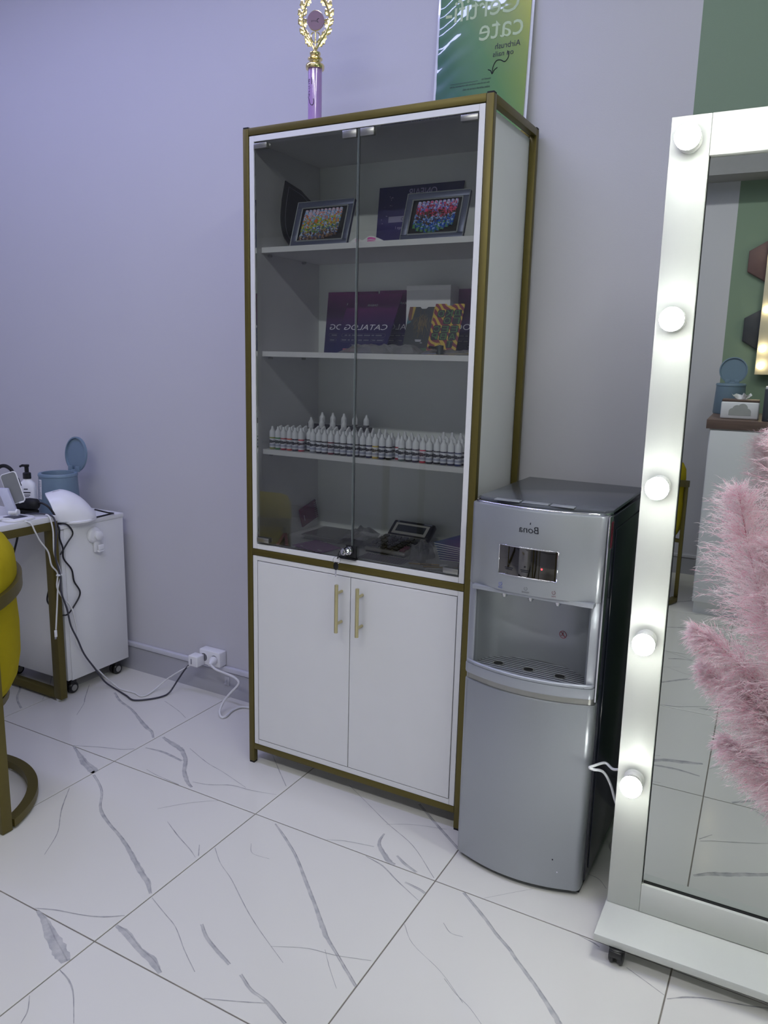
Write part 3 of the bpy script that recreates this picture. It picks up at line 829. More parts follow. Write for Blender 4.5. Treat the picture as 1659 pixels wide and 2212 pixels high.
tp = thing('paper_band', 'white and pink printed paper band lying between the frames', 'paper', (0.375, 0.085, S1))
b = MB()
pp = smoothpts([(0.322, 0.070, 0.006), (0.338, 0.082, 0.020), (0.360, 0.080, 0.012), (0.385, 0.078, 0.022), (0.410, 0.082, 0.016), (0.436, 0.088, 0.004)], 4)
b.add([(p.x, p.y, S1 + 0.0006) for p in pp] + [(p.x, p.y + 0.004, S1 + p.z) for p in pp], [(k, k + 1, len(pp) + k + 1, len(pp) + k) for k in range(len(pp) - 1)])
b.add([(p.x, p.y + 0.0012, S1 + 0.0006) for p in pp] + [(p.x, p.y + 0.0052, S1 + p.z) for p in pp], [(k, k + 1, len(pp) + k + 1, len(pp) + k) for k in range(len(pp) - 1)])
b.build('band', m_paper, tp, fix=False)
for (k0, k1) in ((4, 6), (11, 15)):
    b = MB()
    for k in range(k0, k1):
        for (f0, f1) in ((0.15, 0.45), (0.55, 0.85)):
            q0, q1 = pp[k], pp[k + 1]
            def bp(q, f): return (q.x, q.y + 0.004 * f - 0.0006, S1 + 0.0006 + (q.z - 0.0006) * f)
            b.quad(bp(q0, f0), bp(q1, f0), bp(q1, f1), bp(q0, f1))
    b.build('pink_print', M('hot_pink_ink', (214, 84, 170), 0.5), tp, fix=False)

po = thing('fabric_pouch', 'pale crumpled pouch behind the right photo frame', 'pouch', (0.70, 0.17, S1))
b = MB(); b.lathe([(0, 0), (0.026, 0.001), (0.032, 0.012), (0.028, 0.030), (0.016, 0.046), (0, 0.050)], (0.697, 0.20, S1 + 0.0004), 14, sy=1.8)
b.v = [(x + random.uniform(-1, 1) * 0.0018, y, z + (random.uniform(-1, 1) * 0.002 if z > S1 + 0.01 else 0)) for x, y, z in b.v]
b.build('pouch_body', M('cream_fabric', (196, 190, 182), 0.8), po, smooth=70)

# ------------------------------------------------------------------ shelf 2: catalogues, box, cards, bags
m_cat = M_ramp('catalogue_purple', [(0, (22, 28, 92)), (0.42, (38, 20, 84)), (0.7, (84, 18, 88)), (1, (132, 24, 118))], rough=0.3, noise=0.12, nscale=2, coat=0.3)
def catalogue(label, x0, x1, yb, yt, h, rot=0.0):
    t, P, u, v, H = sheet_thing('catalogue', label, 'catalogue', x0, x1, yb, yt, S2, h, 0.004, m_cat, 'purple catalogues on the second shelf', rot)
    w_ = x1 - x0
    b = MB()
    b.text('CATALOG', P(0, H * 0.43), u, v, H * 0.090, width=w_ * 0.82, shear=0.12)
    b.build('title_lettering', m_whiteink, t, fix=False)
    b = MB(); b.text('ONEAIR', P(0.0, H * 0.80), u, v, H * 0.034, width=w_ * 0.20); b.build('brand_lettering', m_whiteink, t, fix=False)
    b = MB()
    for (c_, zc, ww) in ((0, 0.295, 0.42), (0.30, 0.215, 0.115), (0.05, 0.215, 0.135), (-0.26, 0.215, 0.15), (0.02, 0.135, 0.22)):
        pts_ = [P(w_ * c_ + a_, H * zc + b_) for a_, b_ in rrect(2 * ww * w_, H * 0.058, H * 0.027)]
        b.tube(pts_, 0.0003, 4, closed=True)
        x_ = -ww * 0.86
        while x_ < ww * 0.84:
            l_ = random.uniform(0.04, 0.12)
            b.quad(P(w_ * (c_ + x_), H * (zc - 0.009)), P(w_ * (c_ + min(x_ + l_, ww * 0.86)), H * (zc - 0.009)), P(w_ * (c_ + min(x_ + l_, ww * 0.86)), H * (zc + 0.009)), P(w_ * (c_ + x_), H * (zc + 0.009)))
            x_ += l_ + 0.025
    b.build('small_print', m_greyink, t, fix=False)['kind'] = 'stuff'
catalogue('purple catalogue standing furthest left on the second shelf', 0.079, 0.268, 0.318, 0.344, 0.198)
catalogue('purple catalogue leaning in front of its neighbours, nearest the glass', 0.187, 0.375, 0.200, 0.312, 0.188)
catalogue('purple catalogue partly hidden between the leaning one and the white box', 0.276, 0.466, 0.318, 0.344, 0.200)
catalogue('purple catalogue at the far right of the second shelf', 0.536, 0.724, 0.318, 0.344, 0.200)
wb = thing('cardboard_box', 'plain white cardboard box behind the two cards', 'box', (0.492, 0.285, S2))
MB().box(0.420, 0.566, 0.252, 0.312, S2 + 0.0004, S2 + 0.203).build('carton', m_white, wb, bevel=0.0008)
MB().box(0.4195, 0.5665, 0.2515, 0.3125, S2 + 0.190, S2 + 0.2045).build('lid', m_paper, wb, bevel=0.0008)

def card(name, label, cx, w_, yb, yt, h, mt, rot):
    t = thing(name, label, 'card', (cx, yb, S2))
    u = V3(math.cos(rot), math.sin(rot), 0); v = V3(-math.sin(rot) * (yt - yb), (yt - yb) * math.cos(rot), h).normalized(); n = u.cross(v)
    H = math.hypot(yt - yb, h); o = V3(cx, yb, S2 + 0.0005)
    outl_ = [(-w_ / 2, 0), (w_ / 2, 0), (w_ / 2, H), (w_ * 0.14, H), (w_ * 0.07, H - 0.006), (-w_ * 0.07, H - 0.006), (-w_ * 0.14, H), (-w_ / 2, H)]
    MB().prism(outl_, o, u, v, -0.0015, 0.0).build('card_sleeve', mt, t)
    return t, (lambda a, b, d=0.0005: o + u * a + v * b + n * d), u, v, H
m_dk = M('dark_green_card', (24, 34, 40), 0.45, scale=60, col2=(30, 44, 48))
t, P, u, v, H = card('card_sleeve', 'dark card with a sketched gold portrait leaning on the white box', 0.506, 0.094, 0.150, 0.206, 0.138, m_dk, 0.03)
b = MB()
for k in range(90):                                   # scribbled golden tangle
    a_ = random.gauss(0, 0.010); b_ = H * 0.66 + random.gauss(0, 0.015)
    l_ = random.uniform(0.004, 0.016)
    b.tube([P(a_ + random.uniform(-0.003, 0.003), b_ + l_), P(a_ + random.uniform(-0.004, 0.004), b_ + l_ * 0.3, 0.0006), P(a_ * 1.15, b_ - l_)], 0.00028, 4)
b.build('gold_sketch', M('old_gold_ink', (150, 130, 92), 0.4, 0.3), t, fix=False)
b = MB()
for (a0_, a1_, b0, b1) in ((-0.010, 0.010, 0.29, 0.305), (-0.008, 0.010, 0.268, 0.280), (0.008, 0.015, 0.235, 0.245)):
    b.quad(P(a0_, H * b0), P(a1_, H * b0), P(a1_, H * b1), P(a0_, H * b1))
b.build('small_print', m_whiteink, t, fix=False)
for (nm, mc, outl_) in (('rust_paint', (110, 62, 48), [(-0.047, 1), (-0.036, 1), (-0.033, 0.72), (-0.042, 0.70), (-0.047, 0.82)]), ('ochre_paint', (176, 150, 62), [(-0.036, 1), (-0.027, 1), (-0.031, 0.74), (-0.035, 0.72)]),
                     ('teal_paint', (60, 112, 126), [(-0.047, 0.83), (-0.042, 0.71), (-0.033, 0.70), (-0.036, 0.665), (-0.047, 0.62)]), ('ochre_paint', (176, 150, 62), [(0.033, 1), (0.047, 1), (0.047, 0.93), (0.035, 0.64), (0.031, 0.66)]),
                     ('rust_paint', (110, 62, 48), [(0.047, 0.90), (0.047, 0.66), (0.035, 0.66)]), ('teal_paint', (60, 112, 126), [(0.032, 0.66), (0.047, 0.66), (0.047, 0.60), (0.034, 0.61)]), ('moss_paint', (52, 92, 60), [(0.006, 0.12), (0.047, 0.16), (0.047, 0.04), (0.016, 0.05)])):
    MB().add([P(a_, H * b_, 0.0004) for a_, b_ in outl_], [tuple(range(len(outl_)))]).build(nm, M(nm, mc, 0.45), t, fix=False)
# striped sunburst card with green letters
mt = bpy.data.materials.new('sunburst_stripes'); mt.use_nodes = True
nt = mt.node_tree; bs = nt.nodes['Principled BSDF']; bs.inputs['Roughness'].default_value = 0.4
tc = nt.nodes.new('ShaderNodeTexCoord'); wv = nt.nodes.new('ShaderNodeTexWave')
wv.inputs['Scale'].default_value = 2.3; wv.inputs['Distortion'].default_value = 5.0; wv.inputs['Detail'].default_value = 1.0; wv.bands_direction = 'DIAGONAL'
nt.links.new(tc.outputs['Generated'], wv.inputs['Vector'])
cr = nt.nodes.new('ShaderNodeValToRGB'); cr.color_ramp.interpolation = 'CONSTANT'
cr.color_ramp.elements[0].color = lin((128, 34, 60)); cr.color_ramp.elements[1].position = 0.55; cr.color_ramp.elements[1].color = lin((204, 172, 62))
nt.links.new(wv.outputs['Fac'], cr.inputs[0]); nt.links.new(cr.outputs[0], bs.inputs['Base Color'])
MATS['sunburst_stripes'] = mt
t, P, u, v, H = card('card_sleeve', 'maroon and yellow swirl card with chunky green letters', 0.592, 0.090, 0.136, 0.205, 0.146, mt, 0.06)
b = MB(); b2 = MB()
for (s_, a_, zc, ww) in (('\u0414', 0.029, 0.81, 0.020), ('\u041a', 0.003, 0.81, 0.020), ('\u041e', -0.022, 0.80, 0.018), ('\u0413', 0.029, 0.665, 0.020), ('\u041e', 0.001, 0.665, 0.020),
                   ('\u0415', 0.028, 0.50, 0.020), ('\u0415', 0.000, 0.50, 0.020), ('\u0421', -0.026, 0.50, 0.018), ('\u0410', 0.026, 0.355, 0.020), ('\u0412', -0.002, 0.355, 0.020), ('\u0420', -0.028, 0.355, 0.018), ('\u0422', 0.022, 0.205, 0.016)):
    b.text(s_, P(a_, H * zc, 0.0010), u, v, H * 0.115, width=ww)
    b2.add([P(a_ + x_, H * zc + y_, 0.0006) for x_, y_ in rrect(ww * 1.2, H * 0.145, 0.004)], [tuple(range(20))])
b2.build('letter_outline', m_ink, t, fix=False)
b.build('lettering', M('leaf_green_ink', (74, 124, 66), 0.4), t, fix=False)
b = MB()
for k in range(20):
    a_ = 2 * PI * k / 20
    c_, s_ = math.cos(a_), math.sin(a_)
    b.add([P(-0.012 + 0.0065 * c_ - 0.0012 * s_, H * 0.165 + 0.0065 * s_ + 0.0012 * c_, 0.0009), P(-0.012 + 0.0065 * c_ + 0.0012 * s_, H * 0.165 + 0.0065 * s_ - 0.0012 * c_, 0.0009), P(-0.012 + 0.013 * c_, H * 0.165 + 0.013 * s_, 0.0009)], [(0, 1, 2)])
b.add([P(-0.012 + 0.005 * math.cos(k * PI / 10), H * 0.165 + 0.005 * math.sin(k * PI / 10), 0.0012) for k in range(20)], [tuple(range(20))])
b.build('sun_print', M('sun_yellow_ink', (232, 206, 66), 0.4), t, fix=False)

def crumple(name, label, x0, x1, y0, y1, z0, hmax, seed, nx=22, ny=12, mt=None, cat='plastic bag', group=None):
    """crumpled clear bag: two rumpled skins meeting at the rim"""
    rnd = random.Random(seed)
    ph = [(rnd.uniform(10, 60), rnd.uniform(10, 60), rnd.uniform(0, 6)) for _ in range(9)]
    t = thing(name, label, cat, ((x0 + x1) / 2, (y0 + y1) / 2, z0), group)
    b = MB(); vs = []
    for skin in (0, 1):
        for j in range(ny + 1):
            for i in range(nx + 1):
                fx, fy = i / nx, j / ny
                x, y = x0 + (x1 - x0) * fx, y0 + (y1 - y0) * fy
                edge_ = min(1, 6 * min(fx, 1 - fx)) * min(1, 6 * min(fy, 1 - fy))
                r_ = 0.45 + sum(abs(math.sin(a_ * x * 2 + b_ * y * 2 + c_)) for a_, b_, c_ in ph) / len(ph) * 0.9 - 0.35
                z = z0 + 0.001 + (hmax * max(0.05, r_) * edge_ if skin else 0.0)
                wob = 0.006 * math.sin(fy * 9 + seed) * (1 - edge_)
                vs.append((x + wob, y + 0.004 * math.sin(fx * 13 + seed) * (1 - edge_), z))
    n1 = (nx + 1) * (ny + 1)
    fs = []
    for s_ in (0, n1):
        fs += [(s_ + j * (nx + 1) + i, s_ + j * (nx + 1) + i + 1, s_ + (j + 1) * (nx + 1) + i + 1, s_ + (j + 1) * (nx + 1) + i) for j in range(ny) for i in range(nx)]
    b.add(vs, fs)
    b.build('film', mt or m_clear, t, smooth=25, fix=False)
    return t
m_bag = M_glass('crinkled_bag_film', (0.90, 0.90, 0.92), 1.0, 0.12, haze=0.22)
bg = crumple('plastic_bag', 'crumpled clear plastic bag lying below the leaning catalogue and dark card', 0.300, 0.575, 0.050, 0.128, S2, 0.032, 3, 26, 10, m_bag)
MB().obox((0.320, 0.090, S2 + 0.008), (X * 0.014, Y * 0.02, Z * 0.005)).build('pink_wrapper', M('faded_pink', (176, 92, 120), 0.5), bg, bevel=0.002)
bg2 = crumple('plastic_bag', 'flat clear plastic bag with coloured packets at the right of the second shelf', 0.560, 0.722, 0.050, 0.130, S2, 0.018, 9, 18, 8, m_bag)
MB().obox((0.665, 0.092, S2 + 0.004), (X * 0.05, Y * 0.03, Z * 0.002)).build('yellow_packet', M('mustard_packet', (150, 130, 70), 0.5), bg2)
MB().obox((0.600, 0.085, S2 + 0.003), (X * 0.03, Y * 0.025, Z * 0.0015)).build('blue_packet', M('blue_packet', (90, 100, 160), 0.5), bg2)
ns = thing('small_valve', 'small black and steel valve lying in front of the green-lettered card', 'valve', (0.625, 0.045, S2))
MB().lathe([(0, 0), (0.004, 0), (0.004, 0.02), (0.0055, 0.022), (0.0055, 0.027), (0, 0.028)], (0.600, 0.045, S2 + 0.020), 10, axis=(1, 0, -0.08)).build('barrel', m_black, ns, smooth=40)
MB().lathe([(0, 0), (0.010, 0), (0.011, 0.004), (0.0085, 0.009), (0.0095, 0.013), (0.0095, 0.024), (0, 0.026)], (0.634, 0.045, S2 + 0.0005), 14).build('cap', M('tarnished_steel', (84, 92, 90), 0.35, 0.7), ns, smooth=40)

# ------------------------------------------------------------------ shelf 3: dropper bottles
def M_label():
    mt = bpy.data.materials.new('splash_label'); mt.use_nodes = True
    nt = mt.node_tree; b = nt.nodes['Principled BSDF']
    tc = nt.nodes.new('ShaderNodeTexCoord'); sp = nt.nodes.new('ShaderNodeSeparateXYZ')
    nt.links.new(tc.outputs['Generated'], sp.inputs[0])
    nz = nt.nodes.new('ShaderNodeTexNoise'); nz.inputs['Scale'].default_value = 7
    nt.links.new(tc.outputs['Generated'], nz.inputs['Vector'])
    def math_(op, a, b_=None, val=None):
        n = nt.nodes.new('ShaderNodeMath'); n.operation = op
        nt.links.new(a, n.inputs[0])
        if b_ is not None: nt.links.new(b_, n.inputs[1])
        elif val is not None: n.inputs[1].default_value = val
        return n.outputs[0]
    dz = math_('ABSOLUTE', math_('SUBTRACT', sp.outputs['Z'], None, 0.66))
    dx = math_('ABSOLUTE', math_('SUBTRACT', sp.outputs['X'], None, 0.55))
    s_ = math_('ADD', math_('MULTIPLY', dz, None, 1.6), math_('MULTIPLY', dx, None, 0.42))
    s_ = math_('ADD', s_, math_('MULTIPLY', nz.outputs['Fac'], None, 0.45))
    blk = math_('LESS_THAN', s_, None, 0.56)
    gry = math_('MULTIPLY', math_('LESS_THAN', sp.outputs['Z'], None, 0.38), math_('GREATER_THAN', sp.outputs['Z'], None, 0.16))
    m1 = nt.nodes.new('ShaderNodeMix'); m1.data_type = 'RGBA'; m1.inputs['A'].default_value = lin((222, 224, 232)); m1.inputs['B'].default_value = lin((168, 172, 196))
    nt.links.new(gry, m1.inputs['Factor'])
    m2 = nt.nodes.new('ShaderNodeMix'); m2.data_type = 'RGBA'; m2.inputs['B'].default_value = lin((22, 24, 34))
    nt.links.new(m1.outputs['Result'], m2.inputs['A']); nt.links.new(blk, m2.inputs['Factor'])
    nt.links.new(m2.outputs['Result'], b.inputs['Base Color']); b.inputs['Roughness'].default_value = 0.4
    return mt
m_label = M_label()
m_cap = M('white_dropper_cap', (232, 234, 240), 0.38, 0, var=0.01)
PAINTS = {'lime': (150, 160, 50), 'green': (50, 130, 60), 'crimson': (170, 24, 50), 'orange-red': (214, 70, 44), 'plum': (40, 20, 60), 'red': (196, 34, 56), 'grey': (150, 155, 165), 'black': (14, 14, 18),
          'dark red': (120, 18, 36), 'navy': (22, 28, 74), 'yellow': (206, 176, 60), 'sage': (90, 110, 100), 'pink': (214, 80, 104), 'blue': (40, 56, 110)}
me_cap = MB().lathe([(0, 0.0375), (0.0098, 0.0375), (0.0100, 0.039), (0.0098, 0.0545), (0.0085, 0.0575), (0.0045, 0.0635), (0.0036, 0.0700), (0.0028, 0.0715), (0, 0.0718)], n=14).build('cap', m_cap, smooth=40)
me_lab = MB().lathe([(0.0101, 0.0055), (0.0101, 0.0335)], n=14).build('label', m_label, smooth=60, fix=False)
bod = {}
for k_, c_ in PAINTS.items():
    o_ = MB().lathe([(0, 0), (0.0090, 0), (0.0099, 0.0012), (0.0099, 0.0355), (0.0085, 0.0375), (0, 0.0375)], n=14).build('body', M('paint_' + k_.replace(' ', '_').replace('-', '_'), c_, 0.3), smooth=50)
    bod[k_] = o_.data; bpy.data.objects.remove(o_)
cap_me, lab_me = me_cap.data, me_lab.data
bpy.data.objects.remove(me_cap); bpy.data.objects.remove(me_lab)
def bottle(x, y, z, paint, label, group, rz=None):
    t = thing('dropper_bottle', label, 'bottle', (x, y, z), group)
    for nm, me_, r_ in (('body', bod[paint], 0), ('label', lab_me, random.uniform(-0.5, 0.5) if rz is None else rz), ('cap', cap_me, random.uniform(0, 6))):
        o_ = bpy.data.objects.new(nm, me_); COL.objects.link(o_); o_.parent = t; o_.rotation_euler = (0, 0, r_)
    return t
row = ['lime', 'green', 'crimson', 'orange-red', 'plum', 'red', None, 'grey', 'black', 'black', 'dark red', 'black', 'black', 'navy', 'black', 'black', 'navy', 'yellow', 'navy', 'black', None, 'sage', 'black', 'plum', 'pink', 'black', 'black', 'navy', 'navy', 'blue']
ordn = ['first', 'second', 'third', 'fourth', 'fifth', 'sixth', 'seventh', 'eighth', 'ninth', 'tenth', 'eleventh', 'twelfth', 'thirteenth', 'fourteenth', 'fifteenth', 'sixteenth', 'seventeenth', 'eighteenth', 'nineteenth', 'twentieth']
S3z = S3 + 0.0003
kk = 0
left_n = [p for p in row if p]
for i, p in enumerate(row):
    if p is None: continue
    x = 0.063 + i * 0.02185
    cnt = len([q for q in row[:i] if q])
    if cnt < 14: pos = ordn[cnt] + ' from the left'
    else: pos = ordn[len(left_n) - 1 - cnt] + ' from the right'
    bottle(x, 0.054 + random.uniform(-0.003, 0.002), S3z, p, 'white-capped dropper bottle with %s band, %s in the front row' % (p, pos), 'dropper bottles in the front row of the third shelf', random.uniform(-0.35, 0.35) - 0.5)
pal = ['black', 'navy', 'plum', 'dark red', 'black', 'blue', 'crimson', 'black', 'sage']
for r_ in range(1, 8):
    rowx = []
    for i in range(29):
        x = 0.066 + (i + (0.5 if r_ % 2 else 0)) * 0.0222
        if x > 0.722 or (r_ >= 4 and (i < 2 * (r_ - 3) or 15 <= i <= 17)) or (r_ >= 5 and i > 24 - r_) or (r_ == 3 and 20 <= i <= 21): continue
        rowx.append(x)
    for i, x in enumerate(rowx):
        where = ordn[i] + ' from the left' if i < (len(rowx) + 1) // 2 else ordn[len(rowx) - 1 - i] + ' from the right'
        bottle(x, 0.054 + r_ * 0.0208, S3z, random.choice(pal), 'white-capped dropper bottle %s in the %s row of the third shelf' % (where, ordn[r_]), 'dropper bottles packed behind the front row')
rk = thing('bottle_rack', 'black stepped bottle rack at the back left of the third shelf', 'rack', (0.165, 0.285, S3))
MB().box(0.050, 0.300, 0.232, 0.2655, S3 + 0.0004, S3 + 0.0177).build('lower_step', m_black, rk, bevel=0.001)
MB().box(0.050, 0.300, 0.228, 0.2315, S3 + 0.0004, S3 + 0.050).build('front_plate', m_black, rk, bevel=0.001)
MB().box(0.050, 0.300, 0.2735, 0.312, S3 + 0.0004, S3 + 0.0337).build('upper_step', m_black, rk, bevel=0.001)
MB().box(0.050, 0.300, 0.2662, 0.2700, S3 + 0.0004, S3 + 0.068).build('middle_plate', m_black, rk, bevel=0.001)
ra = ['black', 'navy', 'plum', 'black', 'black']
for i in range(4):
    bottle(0.076 + i * 0.043, 0.249, S3 + 0.018, ra[i], 'white-capped bottle %s from the left in the lower step of the black rack' % ordn[i], 'bottles in the lower step of the rack')
for i in range(5):
    bottle(0.096 + i * 0.043, 0.286, S3 + 0.034, ra[i], 'white-capped bottle %s from the left in the upper step of the black rack' % ordn[i], 'bottles in the upper step of the rack')
for i in range(6):
    bottle(0.560 + i * 0.0285, 0.255, S3z, 'grey', 'white-capped bottle %s from the left in the short row at the back right' % ordn[i], 'bottles in the short row at the back right')
# ------------------------------------------------------------------ bottom of the glass section
# calculator
ca_ = thing('calculator', 'large desk calculator with tilted display on the cabinet floor', 'calculator', (0.447, 0.185, S4), rotz=-0.06)
m_cgrey = M('calculator_silver', (176, 174, 168), 0.4, 0.2)
b = MB()
prof = [(-0.078, 0.004), (-0.078, 0.014), (0.062, 0.034), (0.062, 0.004)]
b.prism([(p[0], p[1]) for p in prof], (-0.073, 0, 0.0005), Y, Z, 0.0, 0.146)
b.build('keypad_case', m_cgrey, ca_, bevel=0.003, world=False)
MB().box(-0.070, 0.070, -0.074, 0.060, 0.0005, 0.0044).build('base_plate', m_black, ca_, world=False)
dn = V3(0, -0.62, 0.78).normalized(); dv = V3(0, 0.78, 0.62).normalized()
dc = V3(0.004, 0.082, 0.046)
MB().obox(dc, (X * 0.076, dv * 0.032, dn * 0.010)).build('display_housing', m_black, ca_, bevel=0.006, seg=3, world=False)
MB().obox(dc + dn * 0.0102 - dv * 0.003, (X * 0.062, dv * 0.0225, dn * 0.0008)).build('display_bezel', m_cgrey, ca_, world=False)
MB().obox(dc + dn * 0.0112 - dv * 0.002, (X * 0.052, dv * 0.0135, dn * 0.0006)).build('display', M('lcd_dark', (52, 56, 62), 0.15), ca_, world=False)
b = MB(); b.text('CITIZEN', dc + dn * 0.0104 + dv * 0.0245 + X * 0.052, X, dv, 0.005, width=0.026) if False else b.obox(dc + dn * 0.0101 + dv * 0.0255 + X * 0.052, (X * 0.014, dv * 0.002, dn * 0.0002))
b.obox(dc + dn * 0.0101 + dv * 0.0255 - X * 0.058, (X * 0.004, dv * 0.003, dn * 0.0002))
b.build('maker_mark', m_greyink, ca_, world=False)
kn = V3(0, -0.1414, 0.99).normalized(); kv = V3(0, 0.99, 0.1414).normalized()
m_keyb, m_keyg, m_keyr = M('key_black', (24, 24, 32), 0.35), M('key_grey', (92, 94, 100), 0.4), M('key_maroon', (120, 28, 60), 0.35)
for r_ in range(5):
    for c_ in range(6):
        kc = V3(-0.058 + c_ * 0.0232, 0, 0) + kv * (-0.064 + r_ * 0.0232) + V3(0, 0, 0.0166) + V3(0, 0, 0.0)
        base_z = 0.0145 + (kc.y + 0.078) / 0.14 * 0.020
        kc.z = base_z + 0.003
        mt = m_keyg if c_ < 2 or (r_ == 4) else (m_keyr if (c_ == 5 and r_ < 2) else m_keyb)
        MB().obox(kc, (X * 0.0088, kv * 0.0078, kn * 0.0028)).build('key', mt, ca_, bevel=0.0008, seg=1, world=False)

# striped card
m_plum = M('plum_print', (76, 44, 108), 0.4)
sc_ = thing('striped_card', 'white card printed with slanted plum stripes in front of the calculator', 'card', (0.468, 0.062, S4))
q = [V3(0.388, 0.030, 0), V3(0.545, 0.022, 0), V3(0.547, 0.098, 0), V3(0.392, 0.106, 0)]
q = [V3(0.392, 0.028, 0), V3(0.542, 0.018, 0), V3(0.556, 0.094, 0), V3(0.392, 0.100, 0)]
MB().add([p + Z * (S4 + 0.0004) for p in q] + [p + Z * (S4 + 0.0012) for p in q], [(0, 1, 2, 3), (4, 7, 6, 5), (0, 4, 5, 1), (1, 5, 6, 2), (2, 6, 7, 3), (3, 7, 4, 0)]).build('card_sheet', m_paper, sc_)
b = MB()
def bil(s, t_): return (q[0] * (1 - s) + q[1] * s) * (1 - t_) + (q[3] * (1 - s) + q[2] * s) * t_
for k in range(21):
    f = (k + 0.2) / 21.0
    def cl(v): return min(max(v, 0.01), 0.985)
    b.add([bil(cl(f - 0.004), 0.06) + Z * (S4 + 0.0015), bil(cl(f + 0.030), 0.06) + Z * (S4 + 0.0015), bil(cl(f + 0.030), 0.94) + Z * (S4 + 0.0015), bil(cl(f - 0.004), 0.94) + Z * (S4 + 0.0015)], [(0, 1, 2, 3)])
b.build('stripe_print', m_plum, sc_, fix=False)

# purple envelopes
m_pur = M('purple_card', (150, 58, 165), 0.5, 0, var=0.06, scale=20)
def flat_card(name, label, cat, pts, z0, th, mt, group=None):
    c_ = sum((V3(p[0], p[1], 0) for p in pts), V3(0, 0, 0)) / len(pts)
    t = thing(name, label, cat, (c_.x, c_.y, z0), group)
    n = len(pts)
    MB().add([(a, b_, z0 + 0.0004) for a, b_ in pts] + [(a, b_, z0 + th) for a, b_ in pts], [tuple(range(n - 1, -1, -1)), tuple(range(n, 2 * n))] + [(k, (k + 1) % n, n + (k + 1) % n, n + k) for k in range(n)]).build('sheet', mt, t)
    return t
flat_card('paper_packet', 'dark purple packet peeping out under the lilac-printed one', 'packet', [(0.165, 0.030), (0.275, 0.008), (0.290, 0.085), (0.180, 0.120)], S4, 0.0016, M('deep_purple_card', (86, 36, 92), 0.5))
pk = flat_card('paper_packet', 'purple printed packet lying left of the lock', 'packet', [(0.148, 0.040), (0.278, 0.014), (0.296, 0.096), (0.170, 0.146)], S4 + 0.0018, 0.0020, m_pur)
b = MB()
b.text('nail', (0.262, 0.030, S4 + 0.0042), (0.98, -0.19, 0), (0.19, 0.98, 0), 0.009) if False else None
for (x_, y_, l_) in ((0.175, 0.045, 0.012), (0.250, 0.030, 0.018), (0.195, 0.128, 0.03)):
    b.quad((x_, y_, S4 + 0.0042), (x_ + l_, y_ - l_ * 0.25, S4 + 0.0042), (x_ + l_, y_ - l_ * 0.25 + 0.003, S4 + 0.0042), (x_, y_ + 0.003, S4 + 0.0042))
b.build('pale_print', m_whiteink, pk, fix=False)

# pink tweezers
tw = thing('tweezers', 'pair of pink tweezers spread open at the left of the cabinet floor', 'tweezers', (0.095, 0.08, S4))
m_pnk = M('rose_pink_plastic', (226, 164, 188), 0.4)
for (p0, p1, wd) in (((0.108, 0.018), (0.050, 0.135), 0.0055), ((0.136, 0.028), (0.052, 0.138), 0.005)):
    a_, c_ = V3(*p0, S4 + 0.005), V3(*p1, S4 + 0.010)
    dr = (c_ - a_).normalized(); nr = dr.cross(Z).normalized()
    MB().obox((a_ + c_) / 2, (dr * (c_ - a_).length / 2, nr * wd, dr.cross(nr) * 0.0016)).build('arm', m_pnk, tw, bevel=0.001)

# spiral notebook in the back corner
nb_ = thing('spiral_notebook', 'maroon spiral notebook leaning in the back left corner', 'notebook', (0.06, 0.27, S4))
m_mar = M('maroon_cover', (112, 44, 72), 0.45)
no = V3(0.0445, 0.240, S4 + 0.010); nu = V3(0.05, 0.99, 0.28).normalized(); nv = V3(-0.02, -0.27, 0.96).normalized(); nn = nu.cross(nv)
MB().obox(no + nu * 0.048 + nv * 0.034 + nn * 0.003, (nu * 0.046, nv * 0.033, nn * 0.003)).build('cover', m_mar, nb_, bevel=0.001)
b = MB()
for k in range(8):
    c_ = no + nu * 0.086 + nv * (0.008 + k * 0.0075) + nn * 0.004
    b.tube([c_ + nu * 0.006 * math.cos(a_ * PI / 5) + nn * 0.006 * math.sin(a_ * PI / 5) for a_ in range(10)], 0.0009, 5, closed=True)
b.build('spiral', m_steel, nb_, smooth=60)
b = MB(); b.obox(no + nu * 0.018 + nv * 0.03 + nn * 0.0064, (nu * 0.0008, nv * 0.010, nn * 0.0002)); b.build('cover_line', m_whiteink, nb_)

